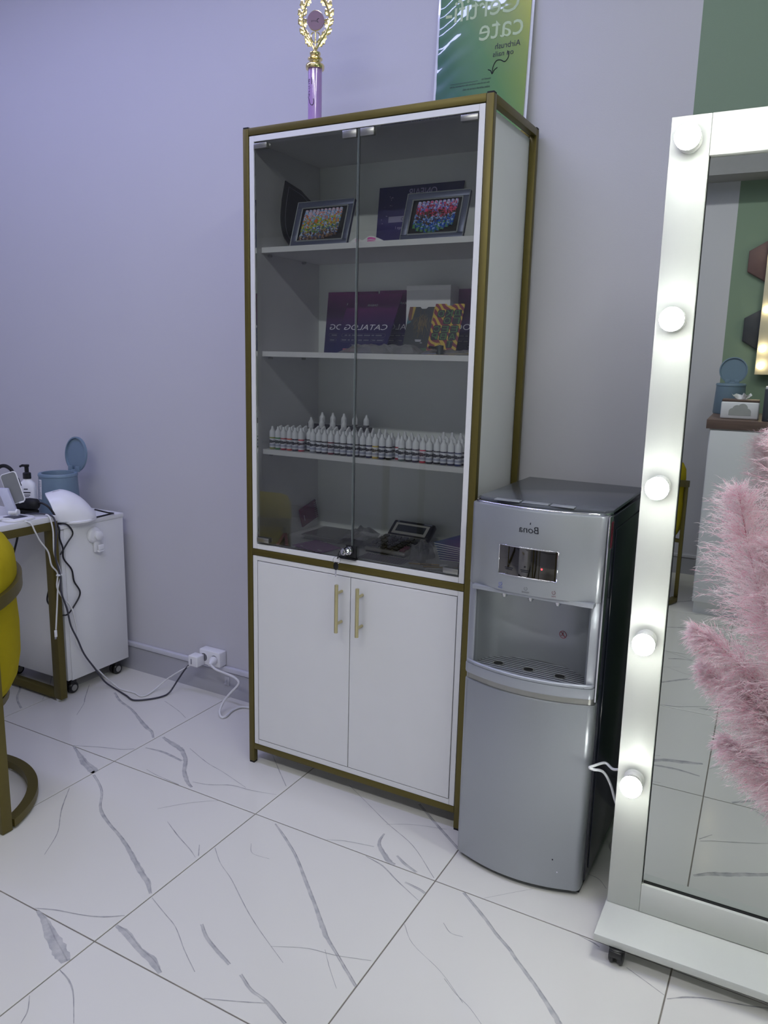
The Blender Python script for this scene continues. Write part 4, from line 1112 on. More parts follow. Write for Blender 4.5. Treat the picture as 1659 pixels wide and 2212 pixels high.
# stack of packed sheets in clear bags
for k, (x0, x1, y0, y1, dz) in enumerate(((0.112, 0.262, 0.135, 0.300, 0.0), (0.120, 0.270, 0.130, 0.296, 0.0062), (0.108, 0.262, 0.128, 0.290, 0.0124), (0.235, 0.345, 0.135, 0.280, 0.0188))):
    if k == 3: x0, x1, y0, y1, dz = 0.275, 0.352, 0.135, 0.290, 0.0
    nmz = ('lowest clear-wrapped pack in the stack behind the purple packet', 'middle clear-wrapped pack in the stack behind the purple packet', 'topmost clear-wrapped pack in the stack behind the purple packet', 'clear-wrapped pack between the stack and the calculator')[k]
    t = thing('wrapped_pack', nmz, 'packet', ((x0 + x1) / 2, (y0 + y1) / 2, S4 + dz), 'clear-wrapped packs on the cabinet floor')
    MB().box(x0 + 0.008, x1 - 0.008, y0 + 0.008, y1 - 0.008, S4 + dz + 0.001, S4 + dz + 0.0050).build('sheets', M('pale_grey_card', (178, 180, 176), 0.6), t)
    b = MB(); vs = []
    nx, ny = 14, 12
    for j in range(ny + 1):
        for i in range(nx + 1):
            fx, fy = i / nx, j / ny
            ed_ = min(fx, 1 - fx, fy, 1 - fy)
            vs.append((x0 + (x1 - x0) * fx, y0 + (y1 - y0) * fy, S4 + dz + (0.0056 if ed_ > 0.06 else 0.003) + 0.0005 * math.sin(i * 1.7 + k) * math.sin(j * 2.3)))
    b.add(vs, [(j * (nx + 1) + i, j * (nx + 1) + i + 1, (j + 1) * (nx + 1) + i + 1, (j + 1) * (nx + 1) + i) for j in range(ny) for i in range(nx)])
    b.build('wrapper', m_clear, t, smooth=30, fix=False)
crumple('plastic_bag', 'small crumpled clear bag on top of the packs beside the door seam', 0.255, 0.345, 0.160, 0.270, S4 + 0.019, 0.030, 21, 14, 12, m_bag)
crumple('plastic_bag', 'crumpled clear bag standing against the right side of the calculator', 0.530, 0.585, 0.085, 0.180, S4, 0.062, 33, 12, 12, m_bag)

# fanned booklets at the right
m_book = M_ramp('booklet_violet', [(0, (70, 110, 160)), (0.4, (120, 90, 160)), (0.7, (150, 110, 170)), (1, (84, 60, 120))], axis='X', rough=0.4, noise=0.6, nscale=4)
for k in range(8):
    z0 = S4 + 0.0005 + k * 0.0052
    t = thing('booklet', ('%s booklet from the bottom in the fanned pile right of the calculator' % ordn[k]) if k < 7 else 'violet-covered booklet on top of the fanned pile right of the calculator', 'booklet', (0.66, 0.23, z0), 'fanned booklets at the right of the cabinet floor')
    rot = 0.10 - k * 0.045
    cx, cy = 0.664, 0.225 + 0.004 * k
    u = V3(math.cos(rot), math.sin(rot), 0); v = V3(-math.sin(rot), math.cos(rot), 0)
    hw = 0.058 if k < 6 else 0.062
    MB().obox((cx - 0.002 * k, cy, z0 + 0.0020), (u * hw, v * 0.080, Z * 0.0016)).build('pages', m_paper, t)
    MB().obox((cx - 0.002 * k, cy, z0 + 0.0043), (u * (hw + 0.0005), v * 0.0805, Z * 0.0006)).build('cover', m_book, t)

# wooden sticks, tags and tape at the front right
m_wood = M('birch_wood', (196, 168, 120), 0.6, stretch=(20, 20, 1))
def stick(label, a_, c_, r_, mt, tagged=False, tip=None):
    t = thing('wooden_stick', label, 'stick', ((a_[0] + c_[0]) / 2, (a_[1] + c_[1]) / 2, S4), 'wooden sticks at the front right of the cabinet floor')
    A1, C1 = V3(*a_, S4 + r_ + 0.0004), V3(*c_, S4 + r_ + 0.0004)
    MB().tube([A1, C1], r_, 8).build('shaft', mt, t, smooth=40)
    if tip is not None:
        MB().tube([A1 + (C1 - A1) * tip, A1 + (C1 - A1) * (tip + 0.3)], r_ * 1.35, 8).build('sleeve', M('kraft_sleeve', (150, 128, 96), 0.6), t, smooth=40)
    return t
stick('thin wooden stick ending under the striped card corner', (0.556, 0.052), (0.660, 0.090), 0.0022, m_wood, tip=0.3)
t = stick('wooden stick carrying a white printed tag', (0.607, 0.042), (0.700, 0.085), 0.0022, m_wood)
b = MB(); b.obox((0.660, 0.068, S4 + 0.009), (V3(0.011, 0.005, 0), V3(-0.003, 0.007, 0), Z * 0.0035)); b.build('tag', m_paper, t, bevel=0.001)
MB().obox((0.6545, 0.0618, S4 + 0.0095), (V3(0.003, 0.0014, 0), V3(-0.0004, 0.0008, 0), Z * 0.0022)).build('tag_print', m_ink, t)
stick('pale stick lying nearest the right glass hinge', (0.620, 0.026), (0.706, 0.064), 0.0022, M('pale_stick', (206, 204, 206), 0.5))
tr_ = thing('tape_roll', 'small clear tape roll in the front right corner of the cabinet floor', 'tape', (0.712, 0.090, S4))
MB().lathe([(0.010, 0), (0.018, 0), (0.018, 0.012), (0.010, 0.012), (0.010, 0)], (0.712, 0.095, S4 + 0.0005), 20).build('roll', M('milky_tape', (170, 172, 178), 0.2), tr_, smooth=40)
MB().lathe([(0.0085, 0), (0.010, 0), (0.010, 0.013), (0.0085, 0.013), (0.0085, 0)], (0.712, 0.095, S4 + 0.0005), 16).build('core', m_paper, tr_, smooth=40)
# ------------------------------------------------------------------ water dispenser
m_sil = M('silver_grey_lacquer', (164, 168, 173), 0.34, 0.55, var=0.03, scale=400)
m_silm = M('silver_matte', (168, 172, 180), 0.38, 0.45, var=0.02)
m_navyb = M('blue_black_gloss', (34, 37, 50), 0.22, 0, spec=0.4)
m_greyl = M('grey_lid', (96, 100, 108), 0.16, 0.2)
wd = thing('water_dispenser', 'silver water dispenser with a mirrored display standing right of the cabinet', 'water dispenser', (0.983, 0.11, 0))
XL, XR, XC = 0.808, 1.158, 0.983
def yf(x):
    t_ = (x - XC) / 0.175
    return -0.100 - 0.040 * (1 - t_ * t_)
def front_outline(x0, x1, yb, r=0.022, n=16, inset=0.0):
    """plan outline: bowed front with rounded corners, straight back at yb (counter-clockwise seen from above)"""
    P = []
    for k in range(n + 1):
        x = x0 + r + (x1 - x0 - 2 * r) * k / n
        P.append((x, yf(x) + inset))
    yl, yr = P[0][1], P[-1][1]
    L = [(x0 + r - r * math.sin(a * PI / 10), yl + r - r * math.cos(a * PI / 10)) for a in range(5, 0, -1)]
    R = [(x1 - r + r * math.sin(a * PI / 10), yr + r - r * math.cos(a * PI / 10)) for a in range(1, 6)]
    return [(x0, yb)] + L + P + R + [(x1, yb)]
def extr(poly, z0, z1, mi=0, mb=None):
    mb = mb or MB()
    n = len(poly)
    return mb.add([(a, b_, z0) for a, b_ in poly] + [(a, b_, z1) for a, b_ in poly], [tuple(range(n - 1, -1, -1)), tuple(range(n, 2 * n))] + [(k, (k + 1) % n, n + (k + 1) % n, n + k) for k in range(n)], mi)
# dark cabinet body behind the front
bsh = MB()
bsh.prism([(-0.062, 0.022), (0.346, 0.022), (0.346, 1.000), (-0.062, 1.000), (-0.062, 0.796), (0.002, 0.796), (0.002, 0.570), (-0.062, 0.570)], (XL + 0.004, 0, 0), Y, Z, 0.0, XR - XL - 0.004)
bsh.build('body_shell', m_navyb, wd, bevel=0.002)
MB().box(XR - 0.003, XR, -0.062, 0.001, 0.570, 0.796).build('recess_cheek', m_navyb, wd)
sp = MB(); sp.box(XR, XR + 0.003, -0.045, 0.335, 0.05, 0.965); sp.build('side_panel', m_navyb, wd, bevel=0.003)
MB().box(XL + 0.012, XR - 0.008, -0.085, 0.335, 0.0, 0.022).build('plinth', m_blackm, wd)
# lower door
extr(front_outline(XL, XR - 0.004, -0.066), 0.014, 0.528).build('lower_door', m_sil, wd, bevel=0.004, smooth=30)
# upper panel
up_ = extr(front_outline(XL, XR - 0.006, -0.066), 0.792, 1.004).build('upper_panel', m_sil, wd, bevel=0.004, smooth=30)
# chrome trims beside the panel
MB().box(XR - 0.0055, XR - 0.001, -0.105, -0.064, 0.54, 1.004).build('edge_trim', m_chrome, wd, bevel=0.0015)
MB().box(XR - 0.001, XR + 0.0012, -0.088, -0.074, 0.925, 0.990).build('red_marker', M('dark_red_plastic', (90, 16, 34), 0.3), wd, bevel=0.001)
# recess: concave back, pillars, ceiling
rb = MB()
n = 20
NA = n
arc = []
for k in range(n + 1):
    a_ = PI * k / n
    arc.append((XC - 0.146 * math.cos(a_), -0.108 + 0.104 * math.sin(a_) ** 0.8))
rb.add([(a, b_, 0.572) for a, b_ in arc] + [(a, b_, 0.794) for a, b_ in arc], [(k, k + 1, n + 2 + k, n + 1 + k) for k in range(n)])
rb.build('recess_back', m_sil, wd, smooth=60, fix=False)
for (x0, x1) in ((XL, XL + 0.030), (XR - 0.034, XR - 0.004)):
    p_ = MB()
    p_.prism([(x0, -0.066), (x0, yf(x0 + 0.004) + 0.012), (x0 + 0.006, yf(x0 + 0.006) + 0.004), (x1 - 0.006, yf(x1) + 0.004), (x1, yf(x1) + 0.012), (x1, -0.066)], (0, 0, 0.560), X, Y, 0, 0.234)
    p_.build('recess_pillar', m_silm, wd, bevel=0.003, smooth=35)
MB().box(XL + 0.02, XR - 0.02, -0.125, -0.05, 0.782, 0.794).build('tap_housing', m_silm, wd, bevel=0.002)
for x_ in (0.900, 0.970, 1.040):
    tpp = MB(); tpp.tube([(x_, -0.078, 0.783), (x_, -0.078, 0.765)], 0.0078, 14); tpp.tube([(x_, -0.078, 0.766), (x_, -0.078, 0.761)], 0.0055, 12)
    tpp.build('tap', m_chrome, wd, smooth=40)
# drip tray
def arc_out(x0, x1, inset, yb):
    return front_outline(x0, x1, yb, r=0.020, inset=inset)
ty = MB(); extr(arc_out(XL + 0.001, XR - 0.005, -0.004, -0.066), 0.546, 0.574, 0, ty)
tray = ty.build('drip_tray', m_silm, wd, bevel=0.004, smooth=30)
extr(front_outline(XL + 0.001, XR - 0.005, -0.066, inset=0.006), 0.529, 0.545).build('shadow_gap', m_steel, wd, smooth=30)
MB().add([(a, b_, 0.5755) for a, b_ in arc] + [(XC + 0.146, -0.118, 0.5755), (XC, -0.132, 0.5755), (XC - 0.146, -0.118, 0.5755)], [tuple(range(n + 4))]).build('tray_well', M('tray_dark', (36, 38, 46), 0.3, 0.4), wd, fix=False)
for k in range(10):
    y_ = -0.1195 + k * 0.0115
    dx = 0.148 * math.sqrt(max(0.02, 1 - max(0, (y_ + 0.108) / 0.106) ** 2.4)) - 0.004
    MB().box(XC - dx, XC + dx, y_, y_ + 0.0056, 0.5758, 0.5766).build('grille_slat', m_silm, wd)
for x_ in (0.893, 0.975, 1.057):
    MB().lathe([(0.0125, 0.5768), (0.0125, 0.5778), (0.0150, 0.5778), (0.0150, 0.5768)], (x_, -0.079, 0), 18).build('drain_ring', m_steel, wd, smooth=40)
    MB().lathe([(0.0, 0.5773), (0.0126, 0.5773)], (x_, -0.079, 0), 16).build('drain_hole', m_blackm, wd, fix=False)
lipp = [(x, yf(x) + 0.001, 0.578) for x in [XL + 0.012 + (XR - XL - 0.028) * k / 16 for k in range(17)]]
MB().tube([(XL + 0.004, -0.070, 0.578)] + lipp + [(XR - 0.008, -0.070, 0.578)], 0.0055, 8).build('tray_lip', m_silm, wd, smooth=60)
# lid with handle notch
ld = MB()
ol = [(XL + 0.002, 0.340), (XL + 0.002, -0.060), (XL + 0.016, -0.082), (XC, -0.116), (XR - 0.020, -0.082), (XR - 0.004, -0.060), (XR - 0.004, 0.340)]
extr(ol, 1.0045, 1.014, 0, ld)
ld.build('lid', m_greyl, wd, bevel=0.004, smooth=35)
tr2 = []
for k in range(17):
    x = XL + 0.014 + (XR - XL - 0.030) * k / 16
    tr2.append((x, yf(x) + 0.010, 1.0062))
MB().tube([(XL + 0.004, -0.066, 1.006)] + tr2 + [(XR - 0.006, -0.066, 1.006)], 0.0034, 8).build('chrome_trim', m_chrome, wd, smooth=60)
hd = MB()
for (xa, xb) in ((0.868, 0.935), (0.940, 1.007), (1.012, 1.070)):
    hd.box(xa, xb, -0.108, -0.086, 1.0142, 1.0175)
hd.build('handle_steps', m_silm, wd, bevel=0.0012)
# mirrored display with three indicators
def onf(x, z, d=0.0):
    return V3(x, yf(x) - d, z)
wn = MB()
cols = 12
for zz in (0.8365, 0.911):
    pass
vs = [onf(0.898 + (1.048 - 0.898) * k / cols, z_, 0.0012) for z_ in (0.8365, 0.9108) for k in range(cols + 1)]
wn.add(vs, [(k, k + 1, cols + 2 + k, cols + 1 + k) for k in range(cols)])
wn.build('mirror_display', M('dark_mirror', (128, 126, 122), 0.02, 1.0, var=0.0), wd, smooth=60, fix=False)
bz = MB()
cor = [onf(0.898 + 0.150 * k / 12, 0.8365, 0.001) for k in range(13)] + [onf(1.048 - 0.150 * k / 12, 0.9108, 0.001) for k in range(13)]
bz.tube(cor, 0.0014, 6, closed=True); bz.build('display_bezel', m_chrome, wd, smooth=60)
for x_, mt in ((0.927, m_black), (0.969, m_black), (1.011, M_emit('red_indicator', (1.0, 0.05, 0.06), 4.0))):
    MB().lathe([(0, 0), (0.0024, 0), (0.002, 0.001), (0, 0.0012)], onf(x_, 0.864, 0.0014), 10, axis=(0, -1, 0)).build('indicator', mt, wd)
    if mt is m_black:
        q_ = MB()
        for dz_, w_ in ((0.010, 0.011), (0.014, 0.009)):
            q_.quad(onf(x_ - w_, 0.864 - dz_, 0.0017), onf(x_ + w_, 0.864 - dz_, 0.0017), onf(x_ + w_, 0.864 - dz_ + 0.0022, 0.0017), onf(x_ - w_, 0.864 - dz_ + 0.0022, 0.0017))
        q_.build('indicator_text', m_ink, wd, fix=False)
# printing on the panel
lg = MB(); lg.text('Bona', None, None, None, 0.0165, width=0.050, fn=lambda a, b_: onf(0.972 + a, 0.9575 + b_, 0.0008), shear=-0.12)
lg.tube([onf(0.9755, 0.970, 0.0008), onf(0.9765, 0.975, 0.0008)], 0.0009, 5)
lg.build('logo_lettering', m_ink, wd, fix=False)
for (x_, s_, mc) in ((0.906, 'Cold', (60, 86, 190)), (0.974, 'Normal', (110, 112, 116)), (1.043, 'Hot', (122, 58, 66))):
    q_ = MB()
    f_ = lambda a, b_, x__=x_: onf(x__ + a, 0.8065 + b_, 0.0008)
    q_.text(s_, None, None, None, 0.0042, fn=lambda a, b_: f_(a, b_ - 0.006))
    q_.tube([f_(0.0042 * math.cos(t_ * PI / 9 + 2.2), 0.003 + 0.0042 * math.sin(t_ * PI / 9 + 2.2)) for t_ in range(15)], 0.0004, 4)
    q_.tube([f_(0.0, 0.004), f_(0.002, 0.008)], 0.0004, 4)
    q_.build('tap_symbol', M('ink_' + s_.lower(), mc, 0.5), wd, fix=False)
ns_ = MB()
def rbk(a, b_):
    th = math.acos(max(-1, min(1, -(1.040 + a - XC) / 0.146)))
    return V3(1.040 + a, -0.108 + 0.104 * math.sin(th) ** 0.8 - 0.0012, 0.664 + b_)
ns_.tube([rbk(0.0095 * math.cos(t_ * PI / 12), 0.0095 * math.sin(t_ * PI / 12)) for t_ in range(24)], 0.0006, 4, closed=True)
ns_.tube([rbk(-0.0062, 0.0062), rbk(0.0062, -0.0062)], 0.0006, 4)
ns_.tube([rbk(-0.005, -0.003), rbk(0.0, -0.001), rbk(0.005, -0.004)], 0.0008, 4)
ns_.tube([rbk(0.0, 0.001), rbk(0.0018, 0.0035), rbk(0, 0.0065), rbk(-0.0018, 0.0035)], 0.0006, 4, closed=True)
ns_.build('warning_symbol', M('red_ink', (176, 48, 62), 0.5), wd, fix=False)
for (x_, z_, mt) in ((1.085, 0.098, m_ink), (1.098, 0.064, m_whiteink)):
    MB().lathe([(0, 0), (0.0022, 0), (0, 0.0004)], onf(x_, z_, 0.0002), 8, axis=(0, -1, 0)).build('small_spot', mt, wd)
# ------------------------------------------------------------------ vanity mirror on wheels
MTH, MPH, MRO = 0.0198, -0.0115, -0.0045
mP = V3(1.2352, -0.1605, 0.060)
mu0 = V3(math.cos(MTH), math.sin(MTH), 0); mn0 = V3(math.sin(MTH), -math.cos(MTH), 0)
mz = (Z * math.cos(MPH) - mn0 * math.sin(MPH) + mu0 * MRO).normalized()
mu = (mu0 - mz * mu0.dot(mz)).normalized()
mn = mu.cross(mz)                                     # towards the room
MH, MS, MRT, MRB, MBD = 1.7796, 0.076, 0.078, 0.0737, 0.1267
MW = 0.86
mir = thing('vanity_mirror', 'white Hollywood mirror with lit bulbs on a wheeled base at the right', 'mirror', (mP.x + MW / 2 * mu0.x, mP.y, 0))
m_mfr = M('white_satin_frame', (210, 212, 206), 0.38, 0, var=0.015)
def mp(a, b_, d=0.0): return mP + mu * a + mz * b_ + mn * d
def mbox(name, a0, a1, b0, b1, d0, d1, mt=None, bev=0.0012, par=None):
    return MB().obox(mp((a0 + a1) / 2, (b0 + b1) / 2, (d0 + d1) / 2), (mu * (a1 - a0) / 2, mz * (b1 - b0) / 2, mn * (d1 - d0) / 2)).build(name, mt or m_mfr, par or mir, bevel=bev)
mbox('frame_stile', 0, MS - 0.0004, 0, MH, -0.05, 0)
mbox('frame_stile', MW - MS + 0.0004, MW, 0, MH, -0.05, 0)
mbox('frame_rail', MS, MW - MS, MH - MRT, MH, -0.05, 0)
mbox('frame_rail', MS, MW - MS, 0, MRB, -0.05, 0)
mbox('rebate_strip', MS, MS + 0.0012, MRB, MH - MRT, -0.0128, -0.0095, m_blackm, 0)
mbox('rebate_strip', MS + 0.003, MW - MS - 0.003, MRB, MRB + 0.0022, -0.0128, -0.0085, m_blackm, 0)
mbox('back_board', 0.01, MW - 0.01, 0.01, MH - 0.01, -0.056, -0.0505, m_white, 0)
mbox('mirror_glass', MS - 0.004, MW - MS + 0.004, MRB - 0.004, MH - MRT + 0.004, -0.017, -0.013, M('silvered_mirror', (198, 202, 198), 0.006, 1.0, var=0.0), 0)
# base plate and castors
bc = mP + mu0 * (MW / 2) + mn0 * (MBD / 2 - 0.06)
MB().obox(bc - Z * 0.0095, (mu0 * (MW / 2 + 0.003), mn0 * (MBD / 2 + 0.06), Z * 0.009)).build('base_plate', m_mfr, mir, bevel=0.001)
for sa in (0.05, MW - 0.05):
    for sd in (MBD - 0.010, -0.085):
        c_ = V3(mP.x, mP.y, 0) + mu0 * sa + mn0 * sd
        ct_ = MB()
        ct_.lathe([(0, 0.034), (0.018, 0.034), (0.020, 0.0405), (0, 0.0405)], c_, 14)
        ct_.obox(c_ + Z * 0.030, (mu0 * 0.013, mn0 * 0.021, Z * 0.008))
        hg = ct_.build('castor', m_black, mir, bevel=0.002)
        for sw in (-0.010, 0.010):
            MB().lathe([(0, -0.006), (0.017, -0.006), (0.0198, -0.003), (0.0198, 0.003), (0.017, 0.006), (0, 0.006)], c_ + mu0 * sw + Z * 0.020, 20, axis=mu0).build('wheel', m_black, hg, smooth=40)
# bulbs
m_bulb = M_emit('bulb_glow', BULB_WHITE, BULB_POWER)
m_sock = M('white_socket', (232, 232, 226), 0.35)
def bulb(a, b_, par, P0=mp):
    sk = MB(); sk.lathe([(0.0, 0), (0.0235, 0), (0.0235, 0.006), (0.0205, 0.0075), (0.0205, 0.016), (0.0185, 0.018), (0, 0.018)], P0(a, b_, 0.0002), 22, axis=mn)
    s_ = sk.build('lamp_socket', m_sock, par, smooth=40)
    gl = lambda t_: (0.0245 * math.sin(t_ * PI / 16), 0.041 - 0.0245 * math.cos(t_ * PI / 16))
    MB().lathe([(0.0115, 0.017)] + [gl(t_) for t_ in range(3, 8)], P0(a, b_, 0.0002), 20, axis=mn).build('bulb_housing', m_sock, s_, smooth=80)
    MB().lathe([gl(t_) for t_ in (7, 8.5, 10, 11.5, 13, 14.5)] + [(0.0, 0.0655)], P0(a, b_, 0.0002), 20, axis=mn).build('bulb', m_bulb, s_, smooth=80)
for zb in (1.7310, 1.3870, 1.0385, 0.6880, 0.3420):
    bulb(0.0385, zb, mir); bulb(MW - 0.0385, zb, mir)
for a in (0.235, 0.43, 0.625):
    bulb(a, MH - MRT / 2, mir)
# mirror cables
t = thing('power_cable', 'white cable looping out beside the mirror over the dispenser side', 'cable', (1.185, -0.09, 0.0))
cpts = [(1.232, -0.150, 0.395), (1.215, -0.150, 0.392), (1.192, -0.170, 0.390), (1.168, -0.205, 0.372), (1.163, -0.212, 0.360), (1.172, -0.208, 0.362), (1.190, -0.190, 0.366), (1.205, -0.175, 0.350), (1.222, -0.165, 0.315), (1.233, -0.160, 0.28)]
cpts = [(1.240, -0.215, 0.400), (1.215, -0.115, 0.385), (1.190, -0.095, 0.385), (1.170, -0.130, 0.388), (1.165, -0.150, 0.392), (1.172, -0.140, 0.384), (1.190, -0.110, 0.368), (1.208, -0.100, 0.335), (1.225, -0.100, 0.29), (1.26, -0.11, 0.22)]
cpts[0] = (1.245, -0.218 + 0.10, 0.398)
MB().tube(smoothpts(cpts, 6), 0.0034, 8).build('cord', m_cablew, t, smooth=60)
t = thing('power_cable', 'coiled grey cable on the floor behind the mirror stand', 'cable', (1.23, 0.08, 0.0))
cpts = [(1.30, 0.10, 0.16), (1.245, 0.02, 0.15), (1.205, 0.03, 0.10), (1.20, 0.06, 0.055), (1.235, 0.09, 0.045), (1.28, 0.08, 0.07), (1.26, 0.04, 0.03), (1.222, 0.035, 0.008), (1.235, 0.0, 0.010), (1.29, 0.0, 0.05)]
MB().tube(smoothpts(cpts, 6), 0.0055, 8).build('cord', M('grey_cable', (150, 150, 148), 0.5), t, smooth=60)
# ------------------------------------------------------------------ rolling cabinet
rc = thing('rolling_cabinet', 'low white cabinet on black castors against the lavender wall', 'cabinet', (-1.12, 0.177, 0))
RXa, RXb, RYa, RYb, RZ0, RZ1 = -1.36, -0.918, 0.022, 0.334, 0.066, 0.700
MB().box(RXa, RXb - 0.0002, RYa + 0.018, RYb - 0.003, RZ0, RZ1 - 0.0165).build('carcass', m_white, rc, bevel=0.001)
MB().box(RXa, RXb + 0.002, RYa, RYb, RZ1 - 0.016, RZ1).build('top_board', m_white, rc, bevel=0.001)
dr = MB().box(RXa + 0.004, RXb - 0.003, RYa, RYa + 0.0175, RZ0 + 0.003, RZ1 - 0.019).build('front_door', m_white, rc, bevel=0.001)
for (x_, y_) in ((-1.30, 0.07), (-0.955, 0.062), (-1.30, 0.29), (-0.955, 0.290)):
    cs = MB().obox((x_, y_, 0.052), (X * 0.016, Y * 0.014, Z * 0.0135)).build('castor', m_black, rc, bevel=0.003)
    for sw in (-0.011, 0.011):
        MB().lathe([(0, -0.007), (0.019, -0.007), (0.0225, -0.003), (0.0225, 0.003), (0.019, 0.007), (0, 0.007)], (x_ + sw, y_, 0.0228), 20, axis=X).build('wheel', m_black, cs, smooth=40)
        MB().lathe([(0, 0.0072), (0.011, 0.0072), (0.013, 0.0072)], (x_ + sw, y_, 0.0228), 16, axis=X).build('hub', m_steel, cs, fix=False)
hk = thing('suction_hook', 'white suction hook stuck on the side of the rolling cabinet', 'hook', (-0.916, 0.178, 0.60))
MB().lathe([(0, 0), (0.033, 0), (0.031, 0.006), (0.026, 0.012), (0.019, 0.013), (0, 0.013)], (-0.9165, 0.178, 0.636), 28, axis=X).build('suction_cup', m_whitepl, hk, smooth=45)
MB().lathe([(0.0, 0.013), (0.0185, 0.013), (0.0185, 0.024), (0.016, 0.026), (0, 0.026)], (-0.9165, 0.186, 0.634), 24, axis=X).build('knob', m_whitepl, hk, smooth=45)
MB().box(-0.9160, -0.9060, 0.172, 0.200, 0.566, 0.622).build('hook_plate', m_whitepl, hk, bevel=0.002)
MB().box(-0.9058, -0.893, 0.180, 0.206, 0.566, 0.574).build('hook_arm', m_whitepl, hk, bevel=0.002)
MB().box(-0.899, -0.893, 0.180, 0.206, 0.5745, 0.596).build('hook_lip', m_whitepl, hk, bevel=0.002)

# ------------------------------------------------------------------ bins (two alike: here and on the far sideboard)
def make_bin(label, c, hinge_ang, sticker, group):
    t = thing('tabletop_bin', label, 'bin', c, group)
    cx, cy, z0 = c
    MB().lathe([(0, 0.0004), (0.079, 0.0004), (0.081, 0.004), (0.0745, 0.150), (0.0765, 0.152), (0.0765, 0.160), (0.074, 0.1635), (0.0635, 0.1635), (0.0625, 0.160), (0.0625, 0.030), (0, 0.030)], c, 40).build('tub', m_bluepl, t, smooth=40)
    h = V3(math.cos(hinge_ang), math.sin(hinge_ang), 0)
    tn = V3(-h.y, h.x, 0)
    ax = (Z * math.cos(0.10) + h * math.sin(0.10)).normalized()       # lid leans slightly back
    nrm = tn.cross(ax) if tn.cross(ax).dot(h) < 0 else -tn.cross(ax)    # inner face looks back over the tub
    hp = V3(cx, cy, z0 + 0.158) + h * 0.077
    lc = hp + ax * 0.074 + h * 0.004
    ld_ = MB()
    N = 40
    def disk(r_, d_): return [lc + tn * (r_ * math.cos(2 * PI * k / N)) + ax * (r_ * math.sin(2 * PI * k / N)) + nrm * d_ for k in range(N)]
    rings = [disk(0.066, -0.006), disk(0.073, -0.003), disk(0.073, 0.005), disk(0.067, 0.006), disk(0.066, -0.001)]
    vs = [p for r_ in rings for p in r_]
    fs = [tuple(range(N))] + [(i * N + k, i * N + (k + 1) % N, (i + 1) * N + (k + 1) % N, (i + 1) * N + k) for i in range(4) for k in range(N)] + [tuple(4 * N + k for k in range(N))]
    ld_.add(vs, fs)
    lo = ld_.build('lid', m_bluepl, t, smooth=40)
    for s_ in (-1, 1):
        MB().obox(hp + ax * 0.014 + tn * 0.024 * s_ + nrm * 0.004, (tn * 0.013, ax * 0.011, nrm * 0.0035)).build('hinge_block', m_bluepl, lo, bevel=0.001)
    MB().obox(hp + ax * 0.004 + nrm * 0.004, (tn * 0.014, ax * 0.007, nrm * 0.004)).build('hinge_knuckle', m_bluepl, t, bevel=0.001)
    if sticker:
        a0_ = math.radians(sticker)
        st = MB()
        vs = [V3(cx + (0.0812 - 0.0062 * zz / 0.15) * math.cos(a0_ + aa), cy + (0.0812 - 0.0062 * zz / 0.15) * math.sin(a0_ + aa), z0 + zz) for zz in (0.062, 0.142) for aa in [k * 0.06 - 0.15 for k in range(6)]]
        st.add(vs, [(k, k + 1, 7 + k, 6 + k) for k in range(5)])
        so = st.build('sticker', m_paper, t, smooth=60, fix=False)
        li = MB()
        for k in range(11):
            zz = 0.070 + k * 0.0062
            r_ = 0.0816 - 0.0062 * zz / 0.15
            a1_, a2_ = a0_ - 0.12, a0_ + random.uniform(0.0, 0.11)
            li.quad((cx + r_ * math.cos(a1_), cy + r_ * math.sin(a1_), z0 + zz), (cx + r_ * math.cos(a2_), cy + r_ * math.sin(a2_), z0 + zz), (cx + r_ * math.cos(a2_), cy + r_ * math.sin(a2_), z0 + zz + 0.0022), (cx + r_ * math.cos(a1_), cy + r_ * math.sin(a1_), z0 + zz + 0.0022))
        li.build('sticker_print', m_greyink, so, fix=False)
make_bin('dusty blue tabletop bin with open lid on the rolling cabinet', (-1.140, 0.203, RZ1), math.radians(84), -103, 'dusty blue tabletop bins')

# ------------------------------------------------------------------ nail lamp
nl = thing('nail_lamp', 'white dome nail lamp on the rolling cabinet', 'lamp', (-0.968, 0.128, RZ1))
LA = math.radians(232)                                    # direction the hand opening faces
lu = V3(math.cos(LA), math.sin(LA), 0); lw = V3(-lu.y, lu.x, 0)
lc0 = V3(-0.968, 0.128, RZ1 + 0.0004)
def lp(a, b_, z_): return lc0 + lu * a + lw * b_ + Z * z_
base = [(0.085 * math.cos(k * PI / 18), 0.092 * math.sin(k * PI / 18)) for k in range(36)]
bs_ = MB(); bs_.add([lp(a, b_, 0) for a, b_ in base] + [lp(a * 1.0, b_ * 1.0, 0.010) for a, b_ in base], [tuple(range(35, -1, -1)), tuple(range(36, 72))] + [(k, (k + 1) % 36, 36 + (k + 1) % 36, 36 + k) for k in range(36)])
bs_.build('base_plate', m_whitepl, nl, bevel=0.003, smooth=40)
